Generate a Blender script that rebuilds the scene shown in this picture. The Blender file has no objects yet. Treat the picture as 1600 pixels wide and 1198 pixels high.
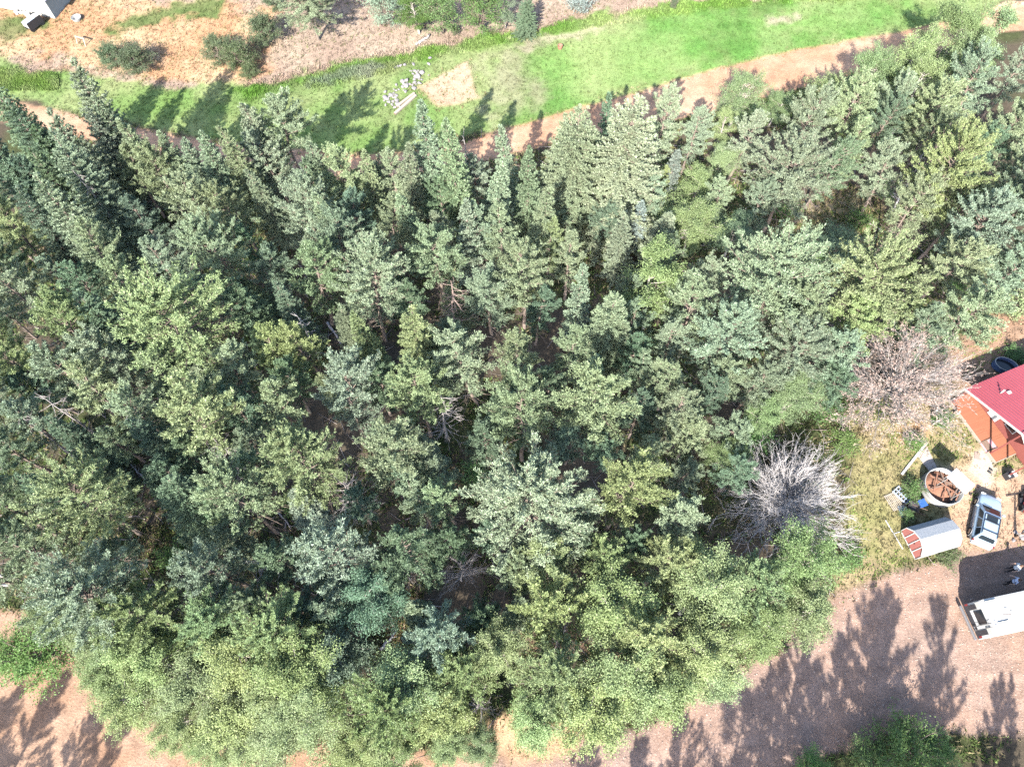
import bpy, bmesh, math, random
import numpy as np
from mathutils import Vector, Matrix

S = bpy.context.scene
COL = S.collection
# ---------------------------------------------------------------- camera, sky, sun, exposure
cam_d = bpy.data.cameras.new('camera'); cam = bpy.data.objects.new('camera', cam_d); COL.objects.link(cam)
cam.location = (0, 0, 55); cam.rotation_euler = (math.radians(26), 0, 0)
cam_d.sensor_width = 36; cam_d.lens = 24.95; cam_d.clip_start = .5; cam_d.clip_end = 3000
S.camera = cam
SUN_EL, SUN_AZ = math.radians(38), math.radians(197)      # sun stands behind the camera, slightly to the left
W = bpy.data.worlds.new('World'); S.world = W; W.use_nodes = True
nt = W.node_tree
sky = nt.nodes.new('ShaderNodeTexSky'); sky.sky_type = 'NISHITA'; sky.sun_disc = False
sky.sun_elevation = SUN_EL; sky.sun_rotation = SUN_AZ; sky.altitude = 300; sky.air_density = 1.0; sky.dust_density = 1.6
nt.links.new(sky.outputs[0], nt.nodes['Background'].inputs[0]); nt.nodes['Background'].inputs[1].default_value = .115
sd = bpy.data.lights.new('sun', 'SUN'); sun = bpy.data.objects.new('sun', sd); COL.objects.link(sun)
sd.energy = 5.0; sd.angle = math.radians(.53); sd.color = (1, .945, .86)
to_sun = Vector((math.sin(SUN_AZ) * math.cos(SUN_EL), math.cos(SUN_AZ) * math.cos(SUN_EL), math.sin(SUN_EL)))
sun.rotation_euler = to_sun.to_track_quat('Z', 'Y').to_euler(); sun.location = to_sun * 90
V_ = S.view_settings; V_.view_transform = 'Standard'; V_.look = 'None'; V_.exposure = 1.8; V_.gamma = 1; V_.use_curve_mapping = False
S.cycles.max_bounces = 4; S.cycles.diffuse_bounces = 2; S.cycles.glossy_bounces = 2; S.cycles.transmission_bounces = 4; S.cycles.transparent_max_bounces = 4
S.cycles.use_denoising = False
S.cycles.use_fast_gi = True; S.cycles.fast_gi_method = 'REPLACE'; S.cycles.ao_bounces_render = 1; W.light_settings.distance = 6; W.light_settings.ao_factor = 1.0
ZONES = {
 'hillside': [(-84.83, 66.07), (-63.27, 65.07), (-48.39, 62.13), (-38.5, 61.17), (-27.5, 61.17), (-19.57, 64.08), (0.0, 68.94), (14.68, 72.87), (24.43, 74.51), (52.44, 76.75), (84.42, 81.39), (96.86, 110.01), (-105.67, 110.01)],
 'bare_dirt': [(-87.64, 88.79), (-56.79, 81.39), (-45.08, 77.32), (-28.13, 74.51), (-26.01, 65.07), (-28.53, 63.3), (-38.34, 63.59), (-47.5, 66.58), (-52.31, 66.07), (-65.09, 70.2), (-80.02, 71.26)],
 'hill_green': [(-46.37, 73.42), (-40.96, 75.63), (-35.21, 76.75), (-34.75, 74.29), (-41.02, 72.55), (-44.24, 70.73), (-45.74, 71.47)],
 'hill_green2': [(-63.48, 73.96), (-56.2, 74.29), (-52.31, 72.33), (-53.83, 71.26), (-58.13, 71.04), (-62.56, 71.26)],
 'meadow': [(-86.54, 69.67), (-64.53, 68.63), (-55.39, 66.88), (-51.79, 64.28), (-49.1, 64.67), (-38.87, 62.81), (-27.78, 62.91), (-19.76, 65.77), (0.0, 70.83), (14.83, 74.85), (24.72, 76.75), (53.07, 79.04), (64.47, 81.39), (56.2, 74.29), (44.92, 70.51), (35.79, 68.32), (27.62, 66.38), (18.02, 62.61), (10.23, 59.75), (3.36, 57.44), (-2.67, 56.08), (-10.48, 53.0), (-15.7, 52.74), (-22.93, 53.0), (-33.2, 55.19), (-43.06, 57.44), (-50.55, 60.04), (-62.57, 63.1), (-85.31, 67.09)],
 'meadow_bright': [(1.07, 67.6), (7.23, 70.2), (18.49, 74.29), (33.67, 76.53), (50.37, 77.43), (43.7, 71.47), (27.69, 66.88), (16.67, 62.91), (5.46, 59.75), (1.7, 59.47)],
 'meadow_dry': [(-4.58, 65.57), (-0.71, 67.91), (1.07, 67.09), (1.91, 59.75), (-1.69, 57.9), (-3.28, 60.22)],
 'meadow_dry2': [(0.0, 69.99), (11.76, 73.2), (9.45, 71.04), (5.77, 69.57), (2.15, 68.52)],
 'meadow_dry3': [(28.84, 74.29), (34.05, 74.51), (33.29, 72.33), (29.23, 72.11)],
 'lush_strip': [(-29.73, 62.13), (-28.15, 63.1), (-19.78, 65.97), (-10.74, 68.32), (0.0, 71.26), (14.87, 75.29), (24.77, 77.09), (53.14, 79.27), (52.82, 78.12), (25.32, 75.63), (14.72, 73.42), (7.3, 71.79), (0.0, 69.78), (-10.63, 66.58), (-16.87, 65.07), (-25.58, 62.13), (-28.07, 60.41)],
 'lush_left': [(-59.12, 65.27), (-54.07, 64.87), (-49.98, 64.08), (-49.09, 62.13), (-52.54, 62.13), (-58.23, 62.61)],
 'sage_patch': [(-22.39, 64.28), (-14.15, 66.27), (-12.67, 65.27), (-16.76, 63.88), (-22.15, 62.32)],
 'dirt_patch': [(-10.52, 62.32), (-7.7, 64.28), (-5.1, 66.27), (-4.34, 64.28), (-3.29, 60.7), (-6.13, 59.66), (-7.88, 59.19), (-9.05, 60.7)],
 'yard': [(27.46, 23.47), (32.52, 24.35), (38.06, 26.76), (39.65, 30.54), (44.05, 33.85), (55.57, 35.22), (46.75, 11.72), (34.58, 12.21), (29.35, 10.99), (25.43, 9.79), (25.44, 12.95), (27.09, 16.53)],
 'yard_dirt': [(34.78, 18.57), (37.85, 20.22), (39.57, 18.95), (47.55, 20.89), (43.86, 10.51), (33.39, 11.47), (35.39, 15.49)],
 'yard_pad': [(38.02, 20.44), (39.25, 21.06), (39.62, 18.78), (38.13, 17.59), (37.23, 18.95)],
 'yard_rust': [(32.24, 23.18), (34.47, 23.47), (34.74, 22.02), (32.87, 21.34), (31.9, 21.74)],
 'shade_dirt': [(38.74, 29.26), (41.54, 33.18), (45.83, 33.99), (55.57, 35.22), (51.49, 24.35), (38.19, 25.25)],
 'driveway': [(-6.75, -6.07), (-4.34, -2.93), (0.0, -1.58), (4.44, -0.4), (8.95, 0.4), (11.78, 1.83), (15.18, 3.63), (19.66, 5.68), (23.99, 8.62), (29.35, 10.99), (34.62, 12.35), (54.88, 13.45), (48.6, -1.0), (33.76, -0.4), (31.18, -0.08), (23.83, -1.11), (17.45, -2.43), (10.72, -4.25)],
 'low_road': [(-52.98, 9.09), (-36.74, 7.93), (-33.62, 7.02), (-30.73, 5.02), (-28.47, 2.45), (-24.6, 0.4), (-20.27, -1.27), (-15.46, -1.0), (-8.79, -1.58), (-3.53, -1.0), (-0.45, 0.6), (2.69, 0.8), (5.33, -0.4), (0.0, -6.07), (-45.78, -7.48)],
 'orange_spur': [(-1.34, 0.4), (2.24, 0.6), (4.9, -0.0), (4.4, -1.39), (0.87, -2.36), (-0.88, -1.19)],
 'clearing_right': [(25.97, 45.56), (29.49, 45.95), (33.71, 48.12), (35.63, 46.75), (35.02, 43.22), (30.14, 42.84), (25.46, 42.46)],
 'clearing_path': [(13.44, 49.19), (15.44, 50.02), (17.15, 47.96), (16.27, 45.56), (14.18, 43.22), (13.84, 46.35)],
 'clearing_litter': [(-29.19, 13.45), (-25.04, 13.95), (-23.67, 11.96), (-25.93, 10.99), (-28.35, 11.96)],
 'clearing_straw': [(-10.3, 8.39), (-7.44, 8.62), (-7.41, 4.37), (-9.74, 4.58)],
 'clearing_trunks': [(0.71, 7.7), (7.62, 7.7), (8.41, 5.46), (1.4, 5.02)],
 'mound': [(55.15, 74.51), (57.89, 76.19), (62.93, 76.75), (61.82, 73.42), (56.6, 73.2)],
 'upper_road': [(-77.0, 66.53), (-58.69, 62.43), (-50.97, 59.79), (-42.33, 57.45), (-32.6, 55.16), (-22.59, 53.45), (-14.97, 52.78), (-6.89, 54.02), (0.78, 56.89), (10.12, 60.73), (18.36, 63.83), (27.11, 66.93), (36.24, 69.48), (43.96, 71.45), (52.1, 73.84), (66.76, 77.82), (67.68, 74.55), (53.14, 70.39), (45.31, 67.26), (37.7, 64.7), (28.88, 61.62), (20.14, 58.52), (11.55, 56.36), (1.88, 53.67), (-6.18, 51.11), (-14.86, 49.78), (-22.99, 50.48), (-33.2, 52.22), (-43.06, 54.54), (-51.85, 56.92), (-59.44, 59.53), (-77.65, 63.61)],
}
TREES = [  # kind, x, y, height, crown radius, tone, label
 ('P', -41.59, 43.44, 9.76, 1.64, 'd', 'mid-sized dark green pine left of the dead leaning snag, four percent across, twenty-three down'),
 ('P', -33.79, 44.81, 9.69, 1.54, 'g', 'mid-sized grey-green pine just above the dead leaning snag, thirteen percent across, twenty-two down'),
 ('P', -30.65, 43.48, 10.62, 2.09, 'g', 'mid-sized grey-green pine just right of the dead leaning snag, sixteen percent across, twenty-three down'),
 ('P', -20.68, 48.79, 11.3, 2.51, 'g', 'mid-sized grey-green pine left of the meadow rocks, twenty-eight percent across, sixteen down'),
 ('P', -21.29, 45.67, 10.3, 1.95, 'g', 'mid-sized grey-green pine left of the meadow rocks, twenty-seven percent across, twenty down'),
 ('P', -14.72, 43.43, 10.92, 2.2, 'g', 'mid-sized grey-green pine below the meadow rocks, thirty-three percent across, twenty-three down'),
 ('P', -18.1, 43.1, 8.92, 1.41, 'g', 'slender grey-green pine below the meadow rocks, thirty percent across, twenty-four down'),
 ('P', -10.66, 44.22, 9.45, 1.53, 'g', 'mid-sized grey-green pine below the meadow rocks, thirty-eight percent across, twenty-three down'),
 ('P', 13.33, 49.04, 11.49, 1.73, 'g', 'mid-sized grey-green pine just above the big pale spruce, sixty-four percent across, sixteen down'),
 ('P', 17.05, 50.27, 8.15, 1.62, 'g', 'mid-sized grey-green pine right of the big pale spruce, sixty-eight percent across, seventeen down'),
 ('P', 21.4, 49.0, 9.37, 1.71, 'g', 'mid-sized grey-green pine below the upper road bend, seventy-three percent across, eighteen down'),
 ('P', 26.94, 50.11, 10.24, 2.38, 'g', 'mid-sized grey-green pine just below the upper road bend, seventy-nine percent across, sixteen down'),
 ('P', 31.61, 51.78, 10.49, 2.34, 'g', 'mid-sized grey-green pine just right of the upper road bend, eighty-three percent across, fourteen down'),
 ('P', 31.01, 47.84, 9.35, 1.63, 'g', 'mid-sized grey-green pine below the upper road bend, eighty-three percent across, nineteen down'),
 ('P', 38.56, 51.59, 10.74, 2.45, 'g', 'mid-sized grey-green pine right of the upper road bend, ninety-one percent across, fourteen down'),
 ('P', 43.44, 53.48, 10.94, 2.6, 'g', 'mid-sized grey-green pine right of the upper road bend, ninety-six percent across, twelve down'),
 ('P', 36.87, 47.52, 10.14, 2.34, 'g', 'mid-sized grey-green pine right of the upper road bend, ninety percent across, nineteen down'),
 ('P', 24.21, 43.16, 10.77, 3.7, 'g', 'broad grey-green pine below the upper road bend, seventy-seven percent across, twenty-three down'),
 ('P', 33.92, 45.03, 9.8, 1.89, 'g', 'mid-sized grey-green pine below the upper road bend, eighty-seven percent across, twenty-two down'),
 ('P', 36.71, 42.31, 12.88, 3.37, 'y', 'broad yellow-green pine right of the upper road bend, ninety-two percent across, twenty-two down'),
 ('P', 45.12, 50.29, 10.33, 2.01, 'g', 'mid-sized grey-green pine right of the upper road bend, ninety-eight percent across, fifteen down'),
 ('P', 44.74, 45.16, 9.95, 2.07, 'g', 'mid-sized grey-green pine right of the upper road bend, ninety-nine percent across, twenty-one down'),
 ('P', 48.65, 56.86, 9.91, 1.79, 'b', 'mid-sized blue-green pine right of the upper road bend, ninety-nine percent across, nine down'),
 ('P', 34.22, 40.25, 10.1, 2.11, 'g', 'mid-sized grey-green pine above the pinkish dead tree, eighty-nine percent across, twenty-seven down'),
 ('P', 38.88, 37.54, 12.12, 3.01, 'b', 'broad blue-green pine above the pinkish dead tree, ninety-six percent across, twenty-nine down'),
 ('P', 38.28, 39.81, 9.92, 1.99, 'g', 'mid-sized grey-green pine above the pinkish dead tree, ninety-four percent across, twenty-eight down'),
 ('P', 20.71, 31.39, 12.48, 4.67, 'g', 'broad grey-green pine left of the pinkish dead tree, seventy-six percent across, thirty-seven down'),
 ('P', 28.7, 31.4, 12.46, 3.89, 'y', 'broad yellow-green pine above the pinkish dead tree, eighty-six percent across, thirty-seven down'),
 ('P', 34.84, 29.29, 11.26, 2.59, 'g', 'mid-sized grey-green pine above the pinkish dead tree, ninety-four percent across, forty down'),
 ('P', 35.85, 33.99, 10.67, 2.32, 'g', 'mid-sized grey-green pine above the pinkish dead tree, ninety-three percent across, thirty-four down'),
 ('P', 39.93, 33.34, 10.97, 2.04, 'g', 'mid-sized grey-green pine above the red-roofed house, ninety-eight percent across, thirty-five down'),
 ('P', 16.57, 26.94, 11.42, 2.79, 'g', 'broad grey-green pine above the grey bare tree, seventy-one percent across, forty-four down'),
 ('P', 21.9, 25.87, 9.86, 2.81, 'g', 'broad grey-green pine left of the pinkish dead tree, seventy-eight percent across, forty-six down'),
 ('P', 27.61, 28.91, 9.42, 2.37, 'y', 'mid-sized yellow-green pine just above the pinkish dead tree, eighty-four percent across, forty-two down'),
 ('P', 1.12, 32.38, 11.42, 2.54, 'g', 'mid-sized grey-green pine below the big pale spruce, fifty-one percent across, thirty-six down'),
 ('P', 3.12, 36.82, 9.46, 1.34, 'y', 'slender yellow-green pine below the big pale spruce, fifty-four percent across, thirty-two down'),
 ('P', 4.8, 35.4, 9.15, 1.39, 'g', 'slender grey-green pine below the big pale spruce, fifty-six percent across, thirty-four down'),
 ('P', 4.53, 26.57, 10.22, 1.54, 'g', 'mid-sized grey-green pine below the big pale spruce, fifty-six percent across, forty-five down'),
 ('P', 0.74, 26.62, 10.08, 1.59, 'g', 'mid-sized grey-green pine below the big pale spruce, fifty-one percent across, forty-five down'),
 ('P', 6.74, 21.21, 13.03, 2.89, 'g', 'broad grey-green pine left of the grey bare tree, fifty-nine percent across, fifty-two down'),
 ('P', 14.58, 29.37, 10.4, 2.09, 'g', 'mid-sized grey-green pine below the big pale spruce, sixty-eight percent across, forty-one down'),
 ('P', 16.73, 24.91, 7.9, 1.87, 'g', 'mid-sized grey-green pine above the grey bare tree, seventy-one percent across, forty-nine down'),
 ('P', 10.63, 25.45, 7.94, 1.15, 'g', 'slender grey-green pine left of the grey bare tree, sixty-three percent across, forty-eight down'),
 ('P', -10.7, 38.28, 9.95, 1.97, 'w', 'mid-sized pale green pine below the meadow rocks, thirty-eight percent across, twenty-nine down'),
 ('P', -6.17, 35.25, 10.94, 2.56, 'g', 'mid-sized grey-green pine below the bare dirt patch, forty-three percent across, thirty-three down'),
 ('P', -14.86, 36.49, 10.44, 2.32, 'g', 'mid-sized grey-green pine below the meadow rocks, thirty-two percent across, thirty-one down'),
 ('P', -16.15, 32.62, 10.93, 2.4, 'g', 'mid-sized grey-green pine below the meadow rocks, thirty percent across, thirty-six down'),
 ('P', -11.21, 31.03, 12.36, 3.01, 'g', 'broad grey-green pine below the meadow rocks, thirty-six percent across, thirty-seven down'),
 ('P', -17.4, 39.34, 10.71, 2.59, 'g', 'mid-sized grey-green pine below the meadow rocks, thirty percent across, twenty-eight down'),
 ('P', -2.91, 37.74, 9.72, 1.52, 'g', 'mid-sized grey-green pine below the bare dirt patch, forty-seven percent across, thirty down'),
 ('P', -0.65, 38.22, 9.35, 1.47, 'g', 'mid-sized grey-green pine left of the big pale spruce, forty-nine percent across, thirty down'),
 ('P', -2.98, 25.06, 11.28, 2.45, 'w', 'mid-sized pale green pine above the small grey snag, forty-six percent across, forty-seven down'),
 ('P', -1.78, 31.69, 10.82, 2.01, 'g', 'mid-sized grey-green pine left of the big pale spruce, forty-eight percent across, thirty-seven down'),
 ('P', -16.11, 27.08, 10.07, 1.7, 'y', 'mid-sized yellow-green pine right of the dead leaning snag, thirty percent across, forty-four down'),
 ('P', -19.01, 26.4, 9.92, 1.69, 'y', 'mid-sized yellow-green pine right of the dead leaning snag, twenty-six percent across, forty-five down'),
 ('P', -12.03, 21.13, 11.71, 2.5, 'b', 'mid-sized blue-green pine above the small grey snag, thirty-four percent across, fifty-three down'),
 ('P', -10.25, 23.9, 9.21, 1.52, 'd', 'mid-sized dark green pine above the small grey snag, thirty-seven percent across, fifty down'),
 ('P', -41.27, 37.33, 10.1, 2.12, 'y', 'mid-sized yellow-green pine left of the dead leaning snag, two percent across, thirty down'),
 ('P', -33.99, 34.87, 10.7, 1.9, 'g', 'mid-sized grey-green pine just below the dead leaning snag, nine percent across, thirty-three down'),
 ('P', -31.66, 32.81, 9.49, 1.68, 'g', 'mid-sized grey-green pine just below the dead leaning snag, twelve percent across, thirty-seven down'),
 ('P', -27.24, 40.73, 10.93, 2.27, 'g', 'mid-sized grey-green pine right of the dead leaning snag, nineteen percent across, twenty-six down'),
 ('P', -24.08, 35.6, 12.09, 2.8, 'g', 'mid-sized grey-green pine right of the dead leaning snag, twenty-one percent across, thirty-one down'),
 ('P', -23.32, 39.76, 10.23, 2.27, 'g', 'mid-sized grey-green pine right of the dead leaning snag, twenty-three percent across, twenty-seven down'),
 ('P', -25.18, 27.8, 13.4, 4.49, 'y', 'broad yellow-green pine below the dead leaning snag, seventeen percent across, forty-one down'),
 ('P', -39.42, 31.65, 10.39, 2.02, 'g', 'mid-sized grey-green pine left of the dead leaning snag, two percent across, thirty-eight down'),
 ('P', -34.2, 26.92, 11.46, 2.43, 'y', 'mid-sized yellow-green pine below the dead leaning snag, six percent across, forty-four down'),
 ('P', -37.63, 25.09, 10.47, 2.17, 'y', 'mid-sized yellow-green pine below the dead leaning snag, two percent across, forty-seven down'),
 ('P', -33.39, 23.75, 10.42, 2.1, 'g', 'mid-sized grey-green pine below the dead leaning snag, seven percent across, forty-nine down'),
 ('P', -30.3, 24.93, 10.89, 2.31, 'g', 'mid-sized grey-green pine below the dead leaning snag, eleven percent across, forty-seven down'),
 ('P', -22.07, 25.28, 10.68, 1.77, 'g', 'mid-sized grey-green pine below the dead leaning snag, twenty-two percent across, forty-seven down'),
 ('P', -26.72, 24.23, 9.81, 1.67, 'g', 'mid-sized grey-green pine below the dead leaning snag, sixteen percent across, forty-nine down'),
 ('P', -20.8, 30.47, 9.25, 1.5, 'd', 'mid-sized dark green pine right of the dead leaning snag, twenty-five percent across, forty down'),
 ('P', -29.07, 34.44, 9.39, 1.76, 'g', 'mid-sized grey-green pine just right of the dead leaning snag, sixteen percent across, thirty-five down'),
 ('P', -30.55, 21.95, 10.76, 1.77, 'g', 'mid-sized grey-green pine below the dead leaning snag, ten percent across, fifty-two down'),
 ('P', -27.66, 21.14, 10.37, 1.86, 'g', 'mid-sized grey-green pine below the dead leaning snag, thirteen percent across, fifty-three down'),
 ('P', -35.69, 20.52, 9.87, 1.57, 'g', 'mid-sized grey-green pine below the dead leaning snag, three percent across, fifty-five down'),
 ('P', -22.24, 19.78, 12.36, 2.78, 'y', 'broad yellow-green pine below the dead leaning snag, nineteen percent across, fifty-five down'),
 ('P', -29.01, 13.71, 12.36, 3.22, 'y', 'broad yellow-green pine above the lower-left road, eight percent across, sixty-six down'),
 ('P', -18.25, 13.86, 11.65, 2.53, 'g', 'broad grey-green pine left of the small grey snag, twenty-four percent across, sixty-six down'),
 ('P', -30.93, 10.09, 11.73, 2.14, 'g', 'mid-sized grey-green pine above the lower-left road, four percent across, seventy-three down'),
 ('P', -19.63, 9.61, 11.33, 1.92, 'b', 'mid-sized blue-green pine right of the lower-left road, twenty-one percent across, seventy-four down'),
 ('P', -27.28, 8.12, 12.45, 3.49, 'b', 'broad blue-green pine above the lower-left road, eight percent across, seventy-seven down'),
 ('P', -13.73, 16.64, 12.07, 2.86, 'y', 'broad yellow-green pine left of the small grey snag, thirty-one percent across, sixty down'),
 ('P', -6.73, 21.9, 12.02, 2.41, 'y', 'mid-sized yellow-green pine above the small grey snag, forty-one percent across, fifty-one down'),
 ('P', -8.89, 17.56, 11.63, 2.62, 'g', 'broad grey-green pine above the small grey snag, thirty-eight percent across, fifty-nine down'),
 ('P', -17.19, 21.22, 10.11, 1.72, 'g', 'mid-sized grey-green pine left of the small grey snag, twenty-seven percent across, fifty-three down'),
 ('P', 0.82, 19.83, 12.2, 2.65, 'g', 'broad grey-green pine above the small grey snag, fifty-one percent across, fifty-five down'),
 ('P', -11.21, 10.26, 12.53, 2.42, 'b', 'broad blue-green pine left of the small grey snag, thirty-three percent across, seventy-two down'),
 ('P', -7.08, 10.41, 11.56, 2.28, 'd', 'mid-sized dark green pine just left of the small grey snag, forty percent across, seventy-two down'),
 ('P', -6.2, 14.33, 9.39, 1.35, 'g', 'mid-sized grey-green pine above the small grey snag, forty-one percent across, sixty-six down'),
 ('P', -4.46, 14.63, 10.13, 1.53, 'g', 'mid-sized grey-green pine above the small grey snag, forty-four percent across, sixty-five down'),
 ('P', 1.48, 12.96, 12.85, 4.52, 'g', 'broad grey-green pine right of the small grey snag, fifty-two percent across, sixty-seven down'),
 ('P', 7.5, 14.29, 11.71, 2.45, 'y', 'broad yellow-green pine left of the grey bare tree, sixty-one percent across, sixty-five down'),
 ('P', 12.02, 13.7, 10.22, 1.75, 'g', 'mid-sized grey-green pine left of the grey bare tree, sixty-seven percent across, sixty-six down'),
 ('P', 11.9, 21.22, 10.12, 1.87, 'g', 'mid-sized grey-green pine left of the grey bare tree, sixty-six percent across, fifty-three down'),
 ('P', 13.54, 19.98, 8.76, 1.73, 'g', 'mid-sized grey-green pine left of the grey bare tree, sixty-eight percent across, fifty-six down'),
 ('P', 16.5, 21.03, 8.18, 1.51, 'g', 'mid-sized grey-green pine above the grey bare tree, seventy-one percent across, fifty-five down'),
 ('P', 10.25, 18.26, 8.4, 1.47, 'g', 'mid-sized grey-green pine left of the grey bare tree, sixty-four percent across, fifty-nine down'),
 ('P', 2.1, 9.42, 11.21, 2.18, 'y', 'mid-sized yellow-green pine right of the small grey snag, fifty-three percent across, seventy-four down'),
 ('P', -4.37, 5.45, 11.09, 2.1, 'b', 'mid-sized blue-green pine just below the small grey snag, forty-three percent across, eighty-three down'),
 ('P', -12.19, 7.49, 8.39, 1.38, 'b', 'mid-sized blue-green pine left of the small grey snag, thirty-two percent across, seventy-nine down'),
 ('P', 16.59, 17.25, 7.06, 1.58, 'd', 'mid-sized dark green pine just left of the grey bare tree, seventy-two percent across, sixty-one down'),
 ('P', -4.92, 11.86, 7.97, 1.63, 'd', 'mid-sized dark green pine just above the small grey snag, forty-three percent across, seventy-one down'),
 ('P', -15.91, 10.33, 7.85, 1.61, 'd', 'mid-sized dark green pine left of the small grey snag, twenty-eight percent across, seventy-three down'),
 ('P', -24.41, 16.5, 8.11, 1.45, 'd', 'mid-sized dark green pine below the dead leaning snag, seventeen percent across, sixty-two down'),
 ('P', -11.09, 14.53, 7.24, 1.2, 'd', 'slender dark green pine left of the small grey snag, thirty-five percent across, sixty-six down'),
 ('P', -1.91, 19.27, 8.01, 1.49, 'd', 'mid-sized dark green pine above the small grey snag, forty-eight percent across, fifty-eight down'),
 ('P', 4.35, 19.55, 6.99, 1.51, 'd', 'mid-sized dark green pine above the small grey snag, fifty-six percent across, fifty-eight down'),
 ('P', -20.49, 21.66, 8.69, 1.75, 'd', 'mid-sized dark green pine below the dead leaning snag, twenty-three percent across, fifty-three down'),
 ('P', -17.07, 24.11, 9.38, 1.52, 'd', 'mid-sized dark green pine right of the dead leaning snag, twenty-eight percent across, forty-nine down'),
 ('P', -8.4, 31.15, 7.7, 1.53, 'd', 'mid-sized dark green pine below the meadow rocks, forty percent across, forty down'),
 ('P', -5.47, 25.89, 9.04, 1.55, 'd', 'mid-sized dark green pine above the small grey snag, forty-three percent across, forty-seven down'),
 ('P', 2.95, 23.4, 8.28, 1.53, 'd', 'mid-sized dark green pine above the small grey snag, fifty-four percent across, fifty-one down'),
 ('P', 12.31, 24.33, 8.75, 1.79, 'g', 'mid-sized grey-green pine above the grey bare tree, sixty-six percent across, forty-nine down'),
 ('P', 9.71, 21.81, 8.21, 1.51, 'd', 'mid-sized dark green pine left of the grey bare tree, sixty-two percent across, fifty-three down'),
 ('P', -24.74, 32.4, 8.36, 1.37, 'd', 'slender dark green pine right of the dead leaning snag, twenty-one percent across, thirty-eight down'),
 ('P', -35.64, 32.97, 9.15, 1.53, 'd', 'mid-sized dark green pine just below the dead leaning snag, eight percent across, thirty-seven down'),
 ('P', -13.18, 39.48, 9.28, 1.71, 'd', 'mid-sized dark green pine below the meadow rocks, thirty-five percent across, twenty-eight down'),
 ('P', -6.18, 41.91, 8.73, 1.64, 'd', 'mid-sized dark green pine below the bare dirt patch, forty-three percent across, twenty-six down'),
 ('P', -1.67, 41.04, 8.99, 1.39, 'd', 'slender dark green pine below the bare dirt patch, forty-eight percent across, twenty-seven down'),
 ('P', 2.07, 30.68, 8.76, 1.35, 'd', 'slender dark green pine below the big pale spruce, fifty-two percent across, forty down'),
 ('P', 7.19, 18.96, 7.25, 1.5, 'd', 'mid-sized dark green pine left of the grey bare tree, fifty-nine percent across, fifty-eight down'),
 ('P', -30.6, 28.65, 7.89, 1.34, 'd', 'slender dark green pine below the dead leaning snag, thirteen percent across, forty-three down'),
 ('P', -36.66, 24.04, 8.01, 1.55, 'd', 'mid-sized dark green pine below the dead leaning snag, four percent across, fifty down'),
 ('P', -37.04, 18.66, 8.4, 1.47, 'd', 'mid-sized dark green pine below the dead leaning snag, one percent across, fifty-eight down'),
 ('P', -34.88, 12.25, 8.29, 1.4, 'd', 'mid-sized dark green pine above the lower-left road, one percent across, seventy down'),
 ('P', 28.68, 45.88, 9.43, 1.79, 'd', 'mid-sized dark green pine below the upper road bend, eighty-one percent across, twenty-one down'),
 ('P', 34.55, 50.86, 9.01, 1.86, 'd', 'mid-sized dark green pine right of the upper road bend, eighty-six percent across, sixteen down'),
 ('P', 42.91, 46.9, 9.04, 2.11, 'd', 'mid-sized dark green pine right of the upper road bend, ninety-six percent across, twenty down'),
 ('P', 42.57, 39.23, 10.91, 2.24, 'b', 'mid-sized blue-green pine above the red-roofed house, ninety-nine percent across, twenty-eight down'),
 ('P', 36.3, 54.37, 9.81, 1.89, 'g', 'mid-sized grey-green pine right of the upper road bend, eighty-eight percent across, twelve down'),
 ('P', 21.5, 41.7, 7.89, 1.65, 'g', 'mid-sized grey-green pine right of the big pale spruce, seventy-four percent across, twenty-seven down'),
 ('P', -44.66, 39.41, 10.6, 2.25, 'g', 'mid-sized grey-green pine left of the dead leaning snag, one percent across, twenty-eight down'),
 ('P', -42.64, 33.65, 10.35, 2.16, 'g', 'mid-sized grey-green pine left of the dead leaning snag, one percent across, thirty-five down'),
 ('P', -40.81, 27.56, 10.58, 2.06, 'y', 'mid-sized yellow-green pine left of the dead leaning snag, one percent across, forty-three down'),
 ('P', -38.46, 21.92, 11.16, 1.95, 'g', 'mid-sized grey-green pine below the dead leaning snag, one percent across, fifty-two down'),
 ('P', -35.61, 13.74, 11.13, 1.82, 'd', 'mid-sized dark green pine above the lower-left road, one percent across, sixty-six down'),
 ('P', -34.17, 9.47, 10.81, 1.75, 'g', 'mid-sized grey-green pine above the lower-left road, one percent across, seventy-four down'),
 ('P', -42.24, 34.61, 9.04, 1.66, 'd', 'mid-sized dark green pine left of the dead leaning snag, one percent across, thirty-five down'),
 ('P', -31.39, 39.34, 8.91, 1.6, 'd', 'mid-sized dark green pine just right of the dead leaning snag, fourteen percent across, twenty-nine down'),
 ('P', -20.33, 35.1, 8.71, 1.67, 'd', 'mid-sized dark green pine right of the dead leaning snag, twenty-six percent across, thirty-four down'),
 ('P', -18.13, 17.54, 8.86, 1.55, 'g', 'mid-sized grey-green pine left of the small grey snag, twenty-six percent across, sixty down'),
 ('P', -11.95, 25.06, 8.24, 1.29, 'd', 'slender dark green pine above the small grey snag, thirty-five percent across, forty-eight down'),
 ('P', -7.43, 16.7, 8.3, 1.45, 'd', 'mid-sized dark green pine above the small grey snag, forty percent across, sixty-two down'),
 ('P', 15.24, 22.97, 7.94, 1.53, 'd', 'mid-sized dark green pine above the grey bare tree, sixty-nine percent across, fifty-two down'),
 ('P', 18.76, 23.96, 8.25, 1.8, 'g', 'mid-sized grey-green pine above the grey bare tree, seventy-four percent across, fifty down'),
 ('P', 25.05, 24.31, 7.21, 1.82, 'd', 'mid-sized dark green pine left of the pinkish dead tree, eighty-one percent across, fifty down'),
 ('P', 23.19, 29.45, 10.23, 2.36, 'g', 'mid-sized grey-green pine left of the pinkish dead tree, seventy-nine percent across, forty-one down'),
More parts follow.
